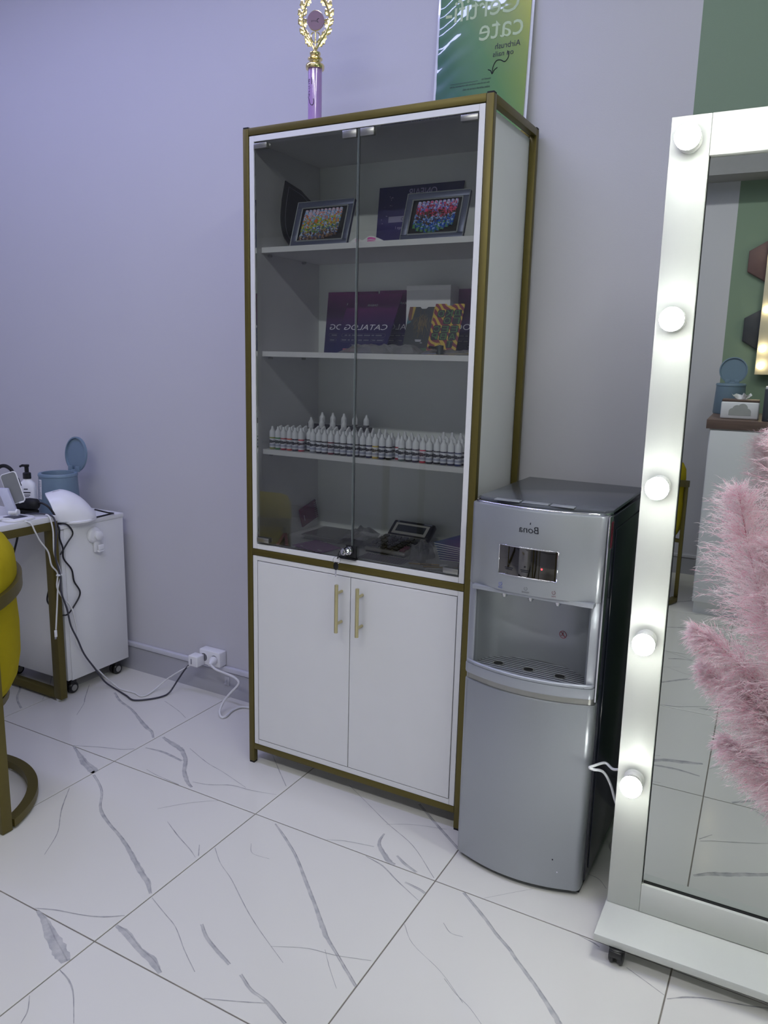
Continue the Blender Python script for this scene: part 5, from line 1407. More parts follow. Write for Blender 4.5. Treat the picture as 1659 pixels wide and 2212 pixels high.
# shell: arches swept from the opening to the closed back
def shell(scale, d0):
    rows, cols = 14, 20
    vs = []
    for r_ in range(rows + 1):
        f = r_ / rows
        s_ = 0.098 - 0.180 * f                       # from front lip to back
        k_ = math.sqrt(max(0.0, 1 - (max(0.0, f - 0.12) / 0.88) ** 2.6))
        hh = (0.100 + 0.014 * min(1, f / 0.3)) * max(0.10, 1 - max(0.0, (f - 0.22) / 0.78) ** 2.0) ** 0.75
        ww = 0.090 * (0.25 + 0.75 * k_)
        for c_ in range(cols + 1):
            a_ = PI * c_ / cols
            over = 0.030 * math.sin(a_) ** 2 * (1 - f) ** 2
            vs.append(lp((s_ - 0.030 * (1 - f) ** 2 + over) * 1.0, -ww * math.cos(a_) * scale, 0.010 + hh * math.sin(a_) ** 0.85 * scale))
    fs = [(r_ * (cols + 1) + c_, r_ * (cols + 1) + c_ + 1, (r_ + 1) * (cols + 1) + c_ + 1, (r_ + 1) * (cols + 1) + c_) for r_ in range(rows) for c_ in range(cols)]
    return vs, fs, rows, cols
v1, f1, rw_, cl_ = shell(1.0, 0)
v2, f2, _, _ = shell(0.93, 0)
sh = MB(); n1 = len(v1)
sh.add(v1 + v2, f1 + [tuple(n1 + i for i in reversed(f)) for f in f2] + [(c_ + 1, c_, n1 + c_, n1 + c_ + 1) for c_ in range(cl_)])
so = sh.build('shell', m_whitepl, nl, smooth=50, fix=False)
topi = 1 * (cl_ + 1)
p0, p1, p2, p3 = v1[2 * (cl_ + 1) + 8], v1[2 * (cl_ + 1) + 11], v1[4 * (cl_ + 1) + 11], v1[4 * (cl_ + 1) + 8]
MB().add([p + Z * 0.0012 for p in (p0, p1, p2, p3)], [(0, 1, 2, 3)]).build('display', M('grey_lcd', (70, 78, 74), 0.2), nl, fix=False)
MB().tube(smoothpts([lp(-0.082, 0.02, 0.030), lp(-0.13, 0.03, 0.030), V3(-0.870, 0.235, RZ1 + 0.016), V3(-0.905 + 0.04, 0.265, RZ1 + 0.006)], 4), 0.0001, 4) if False else None
t = thing('lamp_cable', 'black cable curling round the nail lamp on the rolling cabinet', 'cable', (-0.96, 0.17, RZ1))
zc = RZ1 + 0.0036
lcab = [lp(-0.080, 0.010, 0.034), lp(-0.098, 0.018, 0.028), (-0.900 + 0.0, 0.272, zc + 0.012), (-0.925, 0.300, zc + 0.002), (-0.940, 0.312, zc), (-0.928, 0.290, zc), (-0.926, 0.240, zc), (-0.924, 0.180, zc), (-0.926, 0.120, zc), (-0.934, 0.080, zc), (-0.955, 0.052, zc), (-0.985, 0.040, zc), (-1.030, 0.048, zc)]
lcab = [lp(-0.080, 0.0, 0.036), lp(-0.092, 0.010, 0.034), (-0.902, 0.235, zc + 0.016), (-0.915, 0.278, zc + 0.004), (-0.930, 0.288, zc), (-0.9265, 0.255, zc), (-0.9225, 0.205, zc), (-0.9215, 0.120, zc), (-0.9225, 0.070, zc), (-0.935, 0.042, zc), (-0.965, 0.030, zc), (-1.03, 0.034, zc)]
MB().tube(smoothpts(lcab, 6), 0.0032, 8).build('cord', m_cableb, t, smooth=60)
t = thing('lamp_cable', 'black cable dangling in loops down the side of the rolling cabinet', 'cable', (-0.905, 0.04, 0.4))
xx = -0.909
pts = [(xx - 0.02, 0.012, 0.706), (xx, 0.030, 0.712), (xx, 0.055, 0.700), (xx, 0.072, 0.663), (xx, 0.045, 0.631), (xx, 0.012, 0.590), (xx + 0.004, -0.004, 0.56), (xx + 0.008, 0.012, 0.66), (xx, 0.023, 0.614), (xx, 0.024, 0.572), (xx, 0.057, 0.522), (xx, 0.066, 0.471), (xx, 0.091, 0.418), (xx, 0.056, 0.370), (xx, 0.027, 0.348), (xx, 0.000, 0.348), (xx - 0.03, -0.03, 0.355)]
seg1 = [(-0.962, 0.050, 0.7045), (-0.935, 0.022, 0.708), (xx, 0.012, 0.690), (xx, 0.011, 0.655), (xx, 0.023, 0.614), (xx, 0.024, 0.572), (xx, 0.057, 0.522), (xx, 0.066, 0.471), (xx, 0.091, 0.418), (xx, 0.056, 0.370), (xx, 0.027, 0.348), (xx, 0.004, 0.350)]
seg2 = [(-0.950, 0.030, 0.7045), (-0.915, 0.030, 0.708), (xx, 0.052, 0.698), (xx, 0.072, 0.663), (xx, 0.045, 0.631), (xx, 0.010, 0.591)]
MB().tube(smoothpts(seg1, 6), 0.0032, 8).build('cord', m_cableb, t, smooth=60)
MB().tube(smoothpts(seg2, 6), 0.0032, 8).build('cord', m_cableb, t, smooth=60)

# ------------------------------------------------------------------ pump bottle
pb = thing('pump_bottle', 'white lotion bottle with black pump beside the blue bin', 'bottle', (-1.175, 0.085, RZ1))
pa = math.radians(32)
bu = V3(math.cos(pa), math.sin(pa), 0); bv = V3(-math.sin(pa), math.cos(pa), 0); bo = V3(-1.175, 0.085, RZ1 + 0.0004)
bd = MB()
lev = [(0.0, 0.029, 0.019), (0.004, 0.031, 0.021), (0.115, 0.031, 0.021), (0.132, 0.028, 0.019), (0.142, 0.018, 0.015), (0.146, 0.014, 0.014), (0.150, 0.0135, 0.0135)]
N = 28
vs = []
for (z_, a_, b_) in lev:
    for k in range(N):
        th = 2 * PI * k / N
        ex = 0.5 if z_ < 0.13 else 0.9
        cx_, sx_ = math.cos(th), math.sin(th)
        vs.append(bo + bu * (a_ * math.copysign(abs(cx_) ** ex, cx_)) + bv * (b_ * math.copysign(abs(sx_) ** ex, sx_)) + Z * z_)
bd.add(vs, [tuple(range(N - 1, -1, -1)), tuple((len(lev) - 1) * N + k for k in range(N))] + [(i * N + k, i * N + (k + 1) % N, (i + 1) * N + (k + 1) % N, (i + 1) * N + k) for i in range(len(lev) - 1) for k in range(N)])
bd.build('bottle_body', m_whitepl, pb, smooth=40)
pm = MB(); pm.lathe([(0, 0.150), (0.0155, 0.150), (0.0155, 0.172), (0.0135, 0.174), (0.008, 0.176), (0.008, 0.196), (0.0105, 0.198), (0.0105, 0.206), (0, 0.207)], bo, 20)
pm.tube([bo + Z * 0.201, bo - bu * 0.016 + Z * 0.202, bo - bu * 0.026 + Z * 0.197], [0.006, 0.005, 0.004], 10)
pm.build('pump', m_black, pb, smooth=40)
def fl_(a, b_, d=0.0213): return bo + bu * a - bv * d + Z * b_
MB().quad(fl_(-0.022, 0.016), fl_(0.024, 0.016), fl_(0.024, 0.058), fl_(-0.022, 0.062)).build('green_label', M('label_green', (112, 150, 104), 0.5), pb, fix=False)
q_ = MB()
q_.quad(fl_(-0.012, 0.050, 0.0216), fl_(0.004, 0.044, 0.0216), fl_(0.010, 0.066, 0.0216), fl_(-0.002, 0.062, 0.0216))
q_.build('hand_print', M('brown_red_ink', (110, 60, 56), 0.5), pb, fix=False)
q_ = MB()
for (a0_, a1_, b0, b1) in ((-0.008, 0.008, 0.108, 0.112), (-0.020, 0.018, 0.094, 0.0985), (-0.018, 0.016, 0.085, 0.088), (-0.012, 0.012, 0.079, 0.0815)):
    q_.quad(fl_(a0_, b0), fl_(a1_, b0), fl_(a1_, b1), fl_(a0_, b1))
q_.build('label_print', m_ink, pb, fix=False)

# ------------------------------------------------------------------ manicure desk with gold frame
dk = thing('manicure_desk', 'white manicure desk with gold tube frame at the left edge', 'desk', (-1.45, -0.30, 0))
DXR, DXL, DYF, DYB = -0.908, -2.0, -0.62, 0.004
MB().box(DXL, DXR, DYF, DYB, 0.7235, 0.7445).build('table_top', m_white, dk, bevel=0.001)
G = 0.040; GD = 0.030
for x0 in (DXR - G, DXL):
    for y0 in (DYB - GD, DYF):
        lg_ = MB().box(x0, x0 + G, y0, y0 + GD, 0.010, 0.7230).build('leg', m_gold, dk, bevel=0.001)
        MB().lathe([(0, 0), (0.012, 0), (0.014, 0.0098), (0, 0.0098)], (x0 + 0.012, y0 + GD / 2, 0), 14).build('foot_glide', m_whitepl, lg_, smooth=40)
for y0 in (DYB - GD, DYF):
    for z0 in (0.010, 0.693):
        MB().box(DXL + G + 0.0004, DXR - G - 0.0004, y0, y0 + GD, z0, z0 + 0.030).build('frame_bar', m_gold, dk, bevel=0.001)
for x0 in (DXR - G, DXL):
    MB().box(x0, x0 + G, DYF + GD + 0.0004, DYB - GD - 0.0004, 0.693, 0.723).build('frame_bar', m_gold, dk, bevel=0.001)
ZD = 0.7445
# phone stand
ps = thing('phone_stand', 'white folding phone stand with grey pad on the manicure desk', 'phone stand', (-0.975, -0.115, ZD))
sb = [(-1.030, -0.150), (-0.975, -0.190), (-0.900, -0.180) , (-0.925, -0.075), (-0.985, -0.070)]
sbp = [(p.x, p.y) for p in smoothpts([(a, b_, 0) for a, b_ in ((-1.035, -0.140), (-0.985, -0.178), (-0.918, -0.168), (-0.918, -0.085), (-0.985, -0.072), (-1.035, -0.140))], 5)][:-1]
n_ = len(sbp)
MB().add([(a, b_, ZD + 0.0004) for a, b_ in sbp] + [(a, b_, ZD + 0.009) for a, b_ in sbp], [tuple(range(n_ - 1, -1, -1)), tuple(range(n_, 2 * n_))] + [(k, (k + 1) % n_, n_ + (k + 1) % n_, n_ + k) for k in range(n_)]).build('base', m_whitepl, ps, bevel=0.002)
MB().box(-1.000, -0.940, -0.155, -0.095, ZD + 0.0092, ZD + 0.0102).build('base_pad', M('dark_grey_rubber', (52, 54, 66), 0.4), ps, bevel=0.0004)
st_ = MB(); st_.obox((-1.012, -0.118, ZD + 0.058), (V3(0.016, 0.008, 0), V3(-0.004, 0.008, 0), V3(-0.018, -0.006, 0.052)))
st_.build('arm', M('translucent_white', (200, 202, 222), 0.25), ps, bevel=0.003)
MB().lathe([(0, -0.016), (0.013, -0.016), (0.013, 0.016), (0, 0.016)], (-0.996, -0.110, ZD + 0.020), 16, axis=(0.9, 0.43, 0)).build('joint', m_whitepl, ps, smooth=40)
ru, rv = V3(0.83, 0.46, 0.30).normalized(), V3(-0.36, -0.14, 0.92).normalized()
rv = (rv - ru * rv.dot(ru)).normalized(); rn = ru.cross(rv)
rcn = V3(-1.012, -0.098, ZD + 0.108)
MB().prism(rrect(0.062, 0.118, 0.012), rcn, ru, rv, -0.004, 0.0).build('rest_plate', m_whitepl, ps, bevel=0.001)
MB().prism(rrect(0.056, 0.112, 0.010), rcn, ru, rv, 0.0002, 0.0012).build('grey_pad', M('pad_grey', (128, 130, 132), 0.55), ps)
for s_ in (-1, 1):
    MB().prism(rrect(0.018, 0.012, 0.005), rcn + ru * 0.020 * s_ - rv * 0.058 + rn * 0.012, ru, rn, -0.003, 0.003).build('hook', m_whitepl, ps, bevel=0.0012)
# dark device behind the stand
dv_ = thing('nail_drill_holder', 'black rounded device lying behind the phone stand', 'device', (-1.06, -0.05, ZD))
b = MB(); b.lathe([(0, -0.075), (0.012, -0.075), (0.022, -0.066), (0.024, -0.03), (0.020, 0.0), (0.023, 0.03), (0.021, 0.060), (0.010, 0.070), (0, 0.070)], (-1.045, -0.035, ZD + 0.036), 20, axis=(0.97, 0.22, 0.04))
b.build('housing', m_blackm, dv_, smooth=50)
MB().obox((-1.045, -0.035, ZD + 0.008), (V3(0.055, 0.012, 0), V3(-0.004, 0.018, 0), Z * 0.0075)).build('cradle', m_blackm, dv_, bevel=0.003)
MB().tube(smoothpts([(-0.985, -0.020, ZD + 0.040), (-0.968, -0.014, ZD + 0.044), (-0.945, -0.004, ZD + 0.032), (-0.930, 0.008, ZD + 0.004), (-0.925, 0.014, ZD - 0.03)], 6), 0.0042, 8).build('lead', m_cableb, dv_, smooth=60)
ar = thing('desk_lamp_arm', 'black bent lamp arm rising behind the phone stand', 'lamp', (-1.20, -0.06, ZD))
MB().lathe([(0, 0.0004), (0.03, 0.0004), (0.03, 0.012), (0.008, 0.016), (0, 0.016)], (-1.225, -0.06, ZD), 20).build('foot', m_blackm, ar, smooth=40)
MB().tube(smoothpts([(-1.225, -0.06, ZD + 0.014), (-1.20, -0.06, ZD + 0.10), (-1.16, -0.055, ZD + 0.158), (-1.125, -0.05, ZD + 0.176), (-1.09, -0.045, ZD + 0.165), (-1.07, -0.04, ZD + 0.13)], 6), 0.007, 10).build('gooseneck', m_blackm, ar, smooth=60)
MB().lathe([(0, 0), (0.010, 0.0), (0.014, 0.03), (0.012, 0.032), (0, 0.032)], (-1.07, -0.04, ZD + 0.132), 16, axis=(0.2, 0.05, -1)).build('head', m_blackm, ar, smooth=40)

# cables from the desk
xl = -0.893
wc = thing('charging_cable', 'white charging cable running from the desk down to the floor and the wall plug', 'cable', (-0.85, 0.05, 0))
pts = [(-0.990, -0.190, ZD + 0.004), (-0.955, -0.170, ZD + 0.012), (-0.930, -0.150, ZD + 0.005), (-0.901, -0.118, ZD - 0.006), (xl, -0.105, 0.705), (xl, -0.086, 0.665), (xl, -0.055, 0.618), (xl, -0.044, 0.564), (xl, -0.020, 0.527), (xl, -0.026, 0.476), (xl, -0.008, 0.434), (xl, 0.032, 0.380), (xl, 0.047, 0.321), (xl, 0.053, 0.275), (xl, 0.047, 0.227), (xl, 0.076, 0.178), (xl + 0.01, 0.118, 0.110), (-0.875, 0.165, 0.045), (-0.860, 0.195, 0.006), (-0.804, 0.177, 0.004), (-0.734, 0.182, 0.004), (-0.690, 0.172, 0.004), (-0.674, 0.190, 0.004), (-0.676, 0.240, 0.010), (-0.655, 0.280, 0.040), (-0.600, 0.298, 0.082), (-0.545, 0.303, 0.118), (-0.532, 0.303, 0.126)]
MB().tube(smoothpts(pts, 6), 0.0030, 8).build('cord', m_cablew, wc, smooth=60)
w2 = thing('charging_cable', 'short white cable hanging over the desk corner with its loose plug', 'cable', (-0.90, -0.03, 0.5))
pts = [(-0.975, -0.050, ZD + 0.004), (-0.940, -0.030, ZD + 0.006), (-0.912, -0.030, ZD + 0.005), (-0.900, -0.030, ZD - 0.012), (xl, -0.028, 0.690), (xl, -0.030, 0.620), (xl, -0.022, 0.580), (xl + 0.004, -0.010, 0.520), (xl, -0.022, 0.470), (xl, -0.032, 0.390), (xl, -0.042, 0.310)]
MB().tube(smoothpts(pts, 6), 0.0030, 8).build('cord', m_cablew, w2, smooth=60)
MB().obox((xl, -0.044, 0.294), (X * 0.003, Y * 0.005, Z * 0.014)).build('plug', m_whitepl, w2, bevel=0.0015)
MB().obox((xl, -0.0455, 0.276), (X * 0.0014, Y * 0.0034, Z * 0.0035)).build('connector', m_chrome, w2)
MB().obox((xl + 0.004, -0.016, 0.520), (X * 0.006, Y * 0.010, Z * 0.003)).build('cable_tie', m_whitepl, w2, bevel=0.001)
dcb = thing('power_cable', 'dark grey cable running from the desk across the floor to the wall plug', 'cable', (-0.85, 0.02, 0))
xd = -0.886
pts = [(-1.00, -0.060, ZD + 0.0045), (-0.955, -0.045, ZD + 0.010), (-0.918, -0.022, ZD + 0.006), (-0.900, -0.014, ZD - 0.010), (xd, -0.020, 0.690), (xd, -0.030, 0.600), (xd, -0.014, 0.520), (xd, -0.015, 0.457), (xd, 0.007, 0.381), (xd, 0.021, 0.307), (xd, 0.048, 0.243), (xd, 0.076, 0.172), (xd + 0.01, 0.112, 0.105), (-0.865, 0.150, 0.035), (-0.840, 0.172, 0.0045), (-0.742, 0.147, 0.0045), (-0.683, 0.131, 0.0045), (-0.640, 0.165, 0.0045), (-0.612, 0.212, 0.0045), (-0.606, 0.250, 0.010), (-0.595, 0.285, 0.050), (-0.566, 0.300, 0.100), (-0.540, 0.305, 0.128), (-0.528, 0.305, 0.138)]
MB().tube(smoothpts(pts, 6), 0.0034, 8).build('cord', m_cabled, dcb, smooth=60)
bl = thing('power_cable', 'black cable hanging in the shade below the manicure desk', 'cable', (-1.1, -0.05, 0.4))
MB().tube(smoothpts([(-1.06, -0.05, 0.690), (-1.075, -0.05, 0.64), (-1.10, -0.05, 0.585), (-1.125, -0.05, 0.53), (-1.15, -0.05, 0.44), (-1.145, -0.05, 0.35), (-1.125, -0.05, 0.32), (-1.14, -0.05, 0.27), (-1.120, -0.05, 0.205), (-1.145, -0.05, 0.18), (-1.20, -0.05, 0.18)], 6), 0.0040, 8).build('cord', m_cableb, bl, smooth=60)
bl = thing('power_cable', 'thin black loop of cable beside the gold desk leg', 'cable', (-0.99, 0.0, 0.43))
MB().tube(smoothpts([(-0.945, 0.0125, 0.52), (-0.965, 0.0125, 0.505), (-0.990, 0.0125, 0.442), (-1.005, 0.0125, 0.390), (-0.975, 0.0125, 0.368), (-0.93, 0.0125, 0.360)], 6), 0.0030, 8).build('cord', m_cableb, bl, smooth=60)

# ------------------------------------------------------------------ wall socket and plugs
sk = thing('wall_socket', 'white double wall socket above the skirting left of the cabinet', 'socket', (-0.463, 0.362, 0.16))
MB().box(-0.516, -0.410, 0.330, 0.3705, 0.128, 0.190).build('housing', m_whitepl, sk, bevel=0.004, seg=3)
for x_ in (-0.490, -0.437):
    MB().lathe([(0.0165, -0.001), (0.0195, -0.001), (0.0195, 0.0015), (0.0165, 0.0015), (0.0165, -0.001)], (x_, 0.3297, 0.159), 24, axis=(0, -1, 0)).build('socket_ring', m_whitepl, sk, smooth=40)
    MB().lathe([(0, 0.0002), (0.0165, 0.0002)], (x_, 0.3297, 0.159), 24, axis=(0, -1, 0)).build('socket_well', M('painted_well_shade', (120, 120, 128), 0.5), sk, fix=False)  # flat disc, the hollow's shade is put into its grey
ad = thing('charger_plug', 'white square charger plugged into the left socket', 'plug', (-0.502, 0.305, 0.155))
MB().box(-0.535, -0.487, 0.285, 0.3275, 0.128, 0.172).build('charger_body', m_whitepl, ad, bevel=0.004, seg=3)
MB().box(-0.520, -0.516, 0.2835, 0.2848, 0.138, 0.160).build('port_slot', m_greyink, ad)
pgp = thing('power_plug', 'white round plug with thick cord in the right socket', 'plug', (-0.42, 0.31, 0.15))
MB().lathe([(0, 0), (0.0155, 0), (0.0155, 0.012), (0.012, 0.020), (0.0085, 0.026), (0.006, 0.040), (0, 0.040)], (-0.437, 0.3270, 0.159), 20, axis=(0.25, -0.9, -0.15)).build('plug_body', m_whitepl, pgp, smooth=40)
pts = [(-0.428, 0.294, 0.1535), (-0.395, 0.288, 0.142), (-0.350, 0.286, 0.138), (-0.305, 0.286, 0.132), (-0.278, 0.284, 0.120), (-0.278, 0.278, 0.105), (-0.300, 0.262, 0.075), (-0.318, 0.240, 0.042), (-0.312, 0.212, 0.016), (-0.290, 0.196, 0.0055), (-0.280, 0.210, 0.0055), (-0.292, 0.262, 0.0055), (-0.282, 0.302, 0.0055), (-0.250, 0.314, 0.0055), (-0.19, 0.310, 0.0055), (-0.10, 0.30, 0.0055), (0.25, 0.30, 0.0055)]
MB().tube(smoothpts(pts, 6), 0.0048, 8).build('cord', m_cablew, pgp, smooth=60)

ah = thing('adhesive_hook', 'small clear adhesive hook stuck on the skirting below the socket', 'hook', (-0.395, 0.354, 0.07))
MB().box(-0.408, -0.384, 0.3545, 0.3575, 0.050, 0.086).build('back_plate', M('milky_plastic', (190, 190, 198), 0.25), ah, bevel=0.001)
MB().tube(smoothpts([(-0.396, 0.3545, 0.078), (-0.396, 0.346, 0.066), (-0.396, 0.342, 0.056), (-0.396, 0.340, 0.062)], 4), 0.002, 8).build('hook_pin', MATS['milky_plastic'], ah, smooth=60)

# ------------------------------------------------------------------ yellow chair
CC_, CR = V3(-0.634, -0.737, 0), 0.305
def make_chair(label, c, rot, group):
    t = thing('upholstered_chair', label, 'chair', c, group, rotz=rot)
    m_yel = M('mustard_velvet', (164, 148, 26), 0.9, 0, var=0.10, scale=25, bump=0.25, bscale=500, spec=0.1)
    def ring(r_, a0_, a1_, z0, z1, th, name, slope=0.0, n=40, mt=m_gold, bev=0.001):
        b = MB(); vs = []
        for k in range(n + 1):
            a_ = math.radians(a0_ + (a1_ - a0_) * k / n)
            dz = slope * (math.sin(a_) * r_ + 0.0)
            for (rr, zz) in ((r_, z0), (r_ + th, z0), (r_ + th, z1), (r_, z1)):
                vs.append((rr * math.cos(a_), rr * math.sin(a_), zz + dz))
        fs = [(4 * k + j, 4 * k + (j + 1) % 4, 4 * k + 4 + (j + 1) % 4, 4 * k + 4 + j) for k in range(n) for j in range(4)] + [(3, 2, 1, 0), (4 * n, 4 * n + 1, 4 * n + 2, 4 * n + 3)]
        b.add(vs, fs)
        return b.build(name, mt, t, world=False, smooth=35)
    ring(CR - 0.020, 16, 164, 0.008, 0.032, 0.030, 'base_hoop')
    ring(CR - 0.008, 10, 170, 0.640, 0.676, 0.014, 'arm_hoop', slope=0.16)
    for a_ in (13, 167):
        ca_2, sa_2 = math.cos(math.radians(a_)), math.sin(math.radians(a_))
        b = MB(); b.obox((CR * ca_2 - 0.006 * ca_2, CR * sa_2 - 0.004, 0.340), ((0.010, 0, 0), (0, 0.016, 0), (0, 0, 0.338)))
        b.build('leg', m_gold, t, bevel=0.001, world=False)
    for a_ in (48, 90, 132):
        MB().lathe([(0, 0), (0.012, 0), (0.012, 0.0078), (0, 0.0078)], ((CR - 0.004) * math.cos(math.radians(a_)), (CR - 0.004) * math.sin(math.radians(a_)), 0), 12).build('foot_glide', m_whitepl, t, world=False)
    # back cushion: plump section swept round the back
    b = MB(); vs = []
    n = 40
    prof = [(0.235, 0.40), (0.272, 0.41), (0.283, 0.47), (0.285, 0.56), (0.281, 0.630), (0.285, 0.672), (0.288, 0.715), (0.284, 0.765), (0.266, 0.798), (0.236, 0.806), (0.208, 0.790), (0.196, 0.740), (0.204, 0.690), (0.200, 0.60), (0.202, 0.48), (0.212, 0.42)]
    for k in range(n + 1):
        a_ = math.radians(2 + 176 * k / n)
        tap = 1.0 if 2 < k < n - 2 else 0.93
        for (r_, z_) in [(q_[0] + (0.010 if q_[0] > 0.23 else 0.0), q_[1]) for q_ in prof]:
            zz = z_ + 0.05 * (math.sin(a_) - 0.6) * (1 if z_ > 0.6 else 0.4)
            vs.append((r_ * tap * math.cos(a_), r_ * tap * math.sin(a_), zz))
    m_ = len(prof)
    fs = [(m_ * k + j, m_ * k + (j + 1) % m_, m_ * k + m_ + (j + 1) % m_, m_ * k + m_ + j) for k in range(n) for j in range(m_)] + [tuple(range(m_ - 1, -1, -1)), tuple(m_ * n + j for j in range(m_))]
    b.add(vs, fs); b.build('back_cushion', m_yel, t, world=False, smooth=60)
    MB().lathe([(0, 0.360), (0.22, 0.360), (0.262, 0.372), (0.276, 0.400), (0.274, 0.430), (0.25, 0.458), (0.18, 0.470), (0, 0.474)], (0, 0, 0), 40).build('seat', m_yel, t, world=False, smooth=60)
    ring(0.235, 0, 360, 0.338, 0.360, 0.020, 'seat_ring')
    for a_ in (13, 167):
        ca_2, sa_2 = math.cos(math.radians(a_)), math.sin(math.radians(a_))
        MB().obox((0.272 * ca_2, 0.272 * sa_2, 0.349), ((0.024 * ca_2, 0.024 * sa_2, 0), (-0.008 * sa_2, 0.008 * ca_2, 0), (0, 0, 0.010))).build('seat_bracket', m_gold, t, bevel=0.001, world=False)
    return t
make_chair('mustard yellow tub chair with gold hoop legs at the left edge', CC_, 0.0, 'mustard tub chairs')
# ------------------------------------------------------------------ pink pampas grass
vz = thing('floor_vase', 'tall white floor vase holding the pink pampas grass', 'vase', (1.80, -0.66, 0))
MB().lathe([(0, 0.0005), (0.075, 0.0005), (0.088, 0.03), (0.094, 0.12), (0.080, 0.26), (0.052, 0.34), (0.046, 0.38), (0.055, 0.40), (0.050, 0.402), (0.041, 0.38), (0.046, 0.34), (0.07, 0.26), (0.08, 0.12), (0, 0.03)], (1.80, -0.66, 0), 36).build('vase_body', m_whitepl, vz, smooth=50)
m_pink = bpy.data.materials.new('pink_plume'); m_pink.use_nodes = True
nt = m_pink.node_tree; nt.nodes.clear()
out = nt.nodes.new('ShaderNodeOutputMaterial')
oi = nt.nodes.new('ShaderNodeNewGeometry')
cr = nt.nodes.new('ShaderNodeValToRGB')
cr.color_ramp.elements[0].color = lin((238, 176, 196)); cr.color_ramp.elements[1].color = lin((255, 250, 250)); e_ = cr.color_ramp.elements.new(0.35); e_.color = lin((252, 234, 238))
nt.links.new(oi.outputs['Random Per Island'], cr.inputs[0])
df = nt.nodes.new('ShaderNodeBsdfDiffuse'); tl = nt.nodes.new('ShaderNodeBsdfTranslucent'); mx = nt.nodes.new('ShaderNodeMixShader')
mx.inputs[0].default_value = 0.45
for s_ in (df, tl): nt.links.new(cr.outputs[0], s_.inputs[0])
nt.links.new(df.outputs[0], mx.inputs[1]); nt.links.new(tl.outputs[0], mx.inputs[2]); nt.links.new(mx.outputs[0], out.inputs[0])
MATS['pink_plume'] = m_pink
m_stem = M('dusty_rose_stem', (186, 118, 130), 0.7)
def plume(label, ctrl, rad, nb, seed):
    """ctrl: axis points from vase to tip; the last 60 percent carries the feathery branches"""
    rnd = random.Random(seed)
    axp = smoothpts(ctrl, 10)
    t = thing('pampas_plume', label, 'pampas grass', ctrl[0], 'pink pampas plumes in the vase')
    MB().tube(axp, [0.0030 * (1 - 0.75 * k / len(axp)) for k in range(len(axp))], 6).build('stem', m_stem, t, smooth=60)
    L = len(axp)
    vs, fs = [], []
    def ribbon(pts, w0):
        n0 = len(vs); n = len(pts)
        d = (pts[-1] - pts[0]).normalized()
        side = d.cross(V3(rnd.uniform(-1, 1), rnd.uniform(-1, 1), rnd.uniform(-1, 1))).normalized()
        for k, p in enumerate(pts[:-1]):
            w_ = w0 * (1 - 0.6 * k / n)
            vs.append(tuple(p + side * w_)); vs.append(tuple(p - side * w_))
        vs.append(tuple(pts[-1]))
        for k in range(n - 2):
            a = n0 + 2 * k
            fs.append((a, a + 1, a + 3, a + 2))
        fs.append((n0 + 2 * (n - 2), n0 + 2 * (n - 2) + 1, n0 + 2 * (n - 1)))
    i0 = int(L * 0.38)
    for b_ in range(nb):
        f = rnd.random() ** 0.9
        ii = i0 + f * (L - 1 - i0)
        k = min(int(ii), L - 2)
        p = axp[k].lerp(axp[k + 1], ii - k)
        d = (axp[k + 1] - axp[k]).normalized()
        env = math.sin(PI * min(1.0, 0.16 + 0.86 * f)) ** 0.7
        rdir = V3(rnd.gauss(0, 1), rnd.gauss(0, 1), rnd.gauss(0, 1)); rdir = (rdir - d * rdir.dot(d)).normalized()
        ln = rad * (0.45 + 0.75 * rnd.random()) * (0.35 + 0.75 * env)
        dirn = (rdir * 0.85 + d * rnd.uniform(0.5, 1.0)).normalized()
        br = [p]
        for s_ in range(4):
            dirn = (dirn + d * 0.16 - Z * 0.22 + V3(rnd.gauss(0, .1), rnd.gauss(0, .1), rnd.gauss(0, .1))).normalized()
            br.append(br[-1] + dirn * ln / 4)
        ribbon(br, 0.0005)
        # fine hairs along the branch
        for h in range(17):
            g_ = rnd.uniform(0.15, 1.0) * 4
            kk_ = min(int(g_), 3)
            q_ = br[kk_].lerp(br[kk_ + 1], g_ - kk_)
            bd_ = (br[kk_ + 1] - br[kk_]).normalized()
            hd_ = (bd_ * rnd.uniform(0.9, 1.8) + V3(rnd.gauss(0, .6), rnd.gauss(0, .6), rnd.gauss(0, .6))).normalized()
            hl = rnd.uniform(0.006, 0.015)
            ribbon([q_, q_ + hd_ * hl * 0.5, q_ + (hd_ - Z * 0.2 + bd_ * 0.3).normalized() * hl], 0.00032)
    me = bpy.data.meshes.new('feathery_head')
    L0 = V3(ctrl[0])
    me.from_pydata([(a - L0.x, b2 - L0.y, c2 - L0.z) for a, b2, c2 in vs], [], fs)
    me.materials.append(m_pink)
    o = bpy.data.objects.new('feathery_head', me); COL.objects.link(o); o.parent = t
    o['kind'] = 'stuff'
    return t
V0 = (1.795, -0.655, 0.385)
plume('tall pink pampas plume leaning left, its rounded tip against the mirror', [V0, (1.70, -0.62, 0.58), (1.62, -0.60, 0.76), (1.545, -0.60, 0.90), (1.492, -0.60, 1.03), (1.452, -0.60, 1.165)], 0.088, 1250, 1)
plume('pink pampas plume reaching furthest left at mid height', [V0, (1.70, -0.64, 0.60), (1.615, -0.62, 0.73), (1.540, -0.60, 0.83), (1.470, -0.60, 0.895), (1.412, -0.60, 0.928)], 0.052, 750, 2)
plume('pink pampas plume just below the one reaching furthest left', [V0, (1.70, -0.60, 0.57), (1.62, -0.56, 0.66), (1.550, -0.55, 0.735), (1.490, -0.55, 0.80), (1.425, -0.56, 0.858)], 0.050, 700, 3)
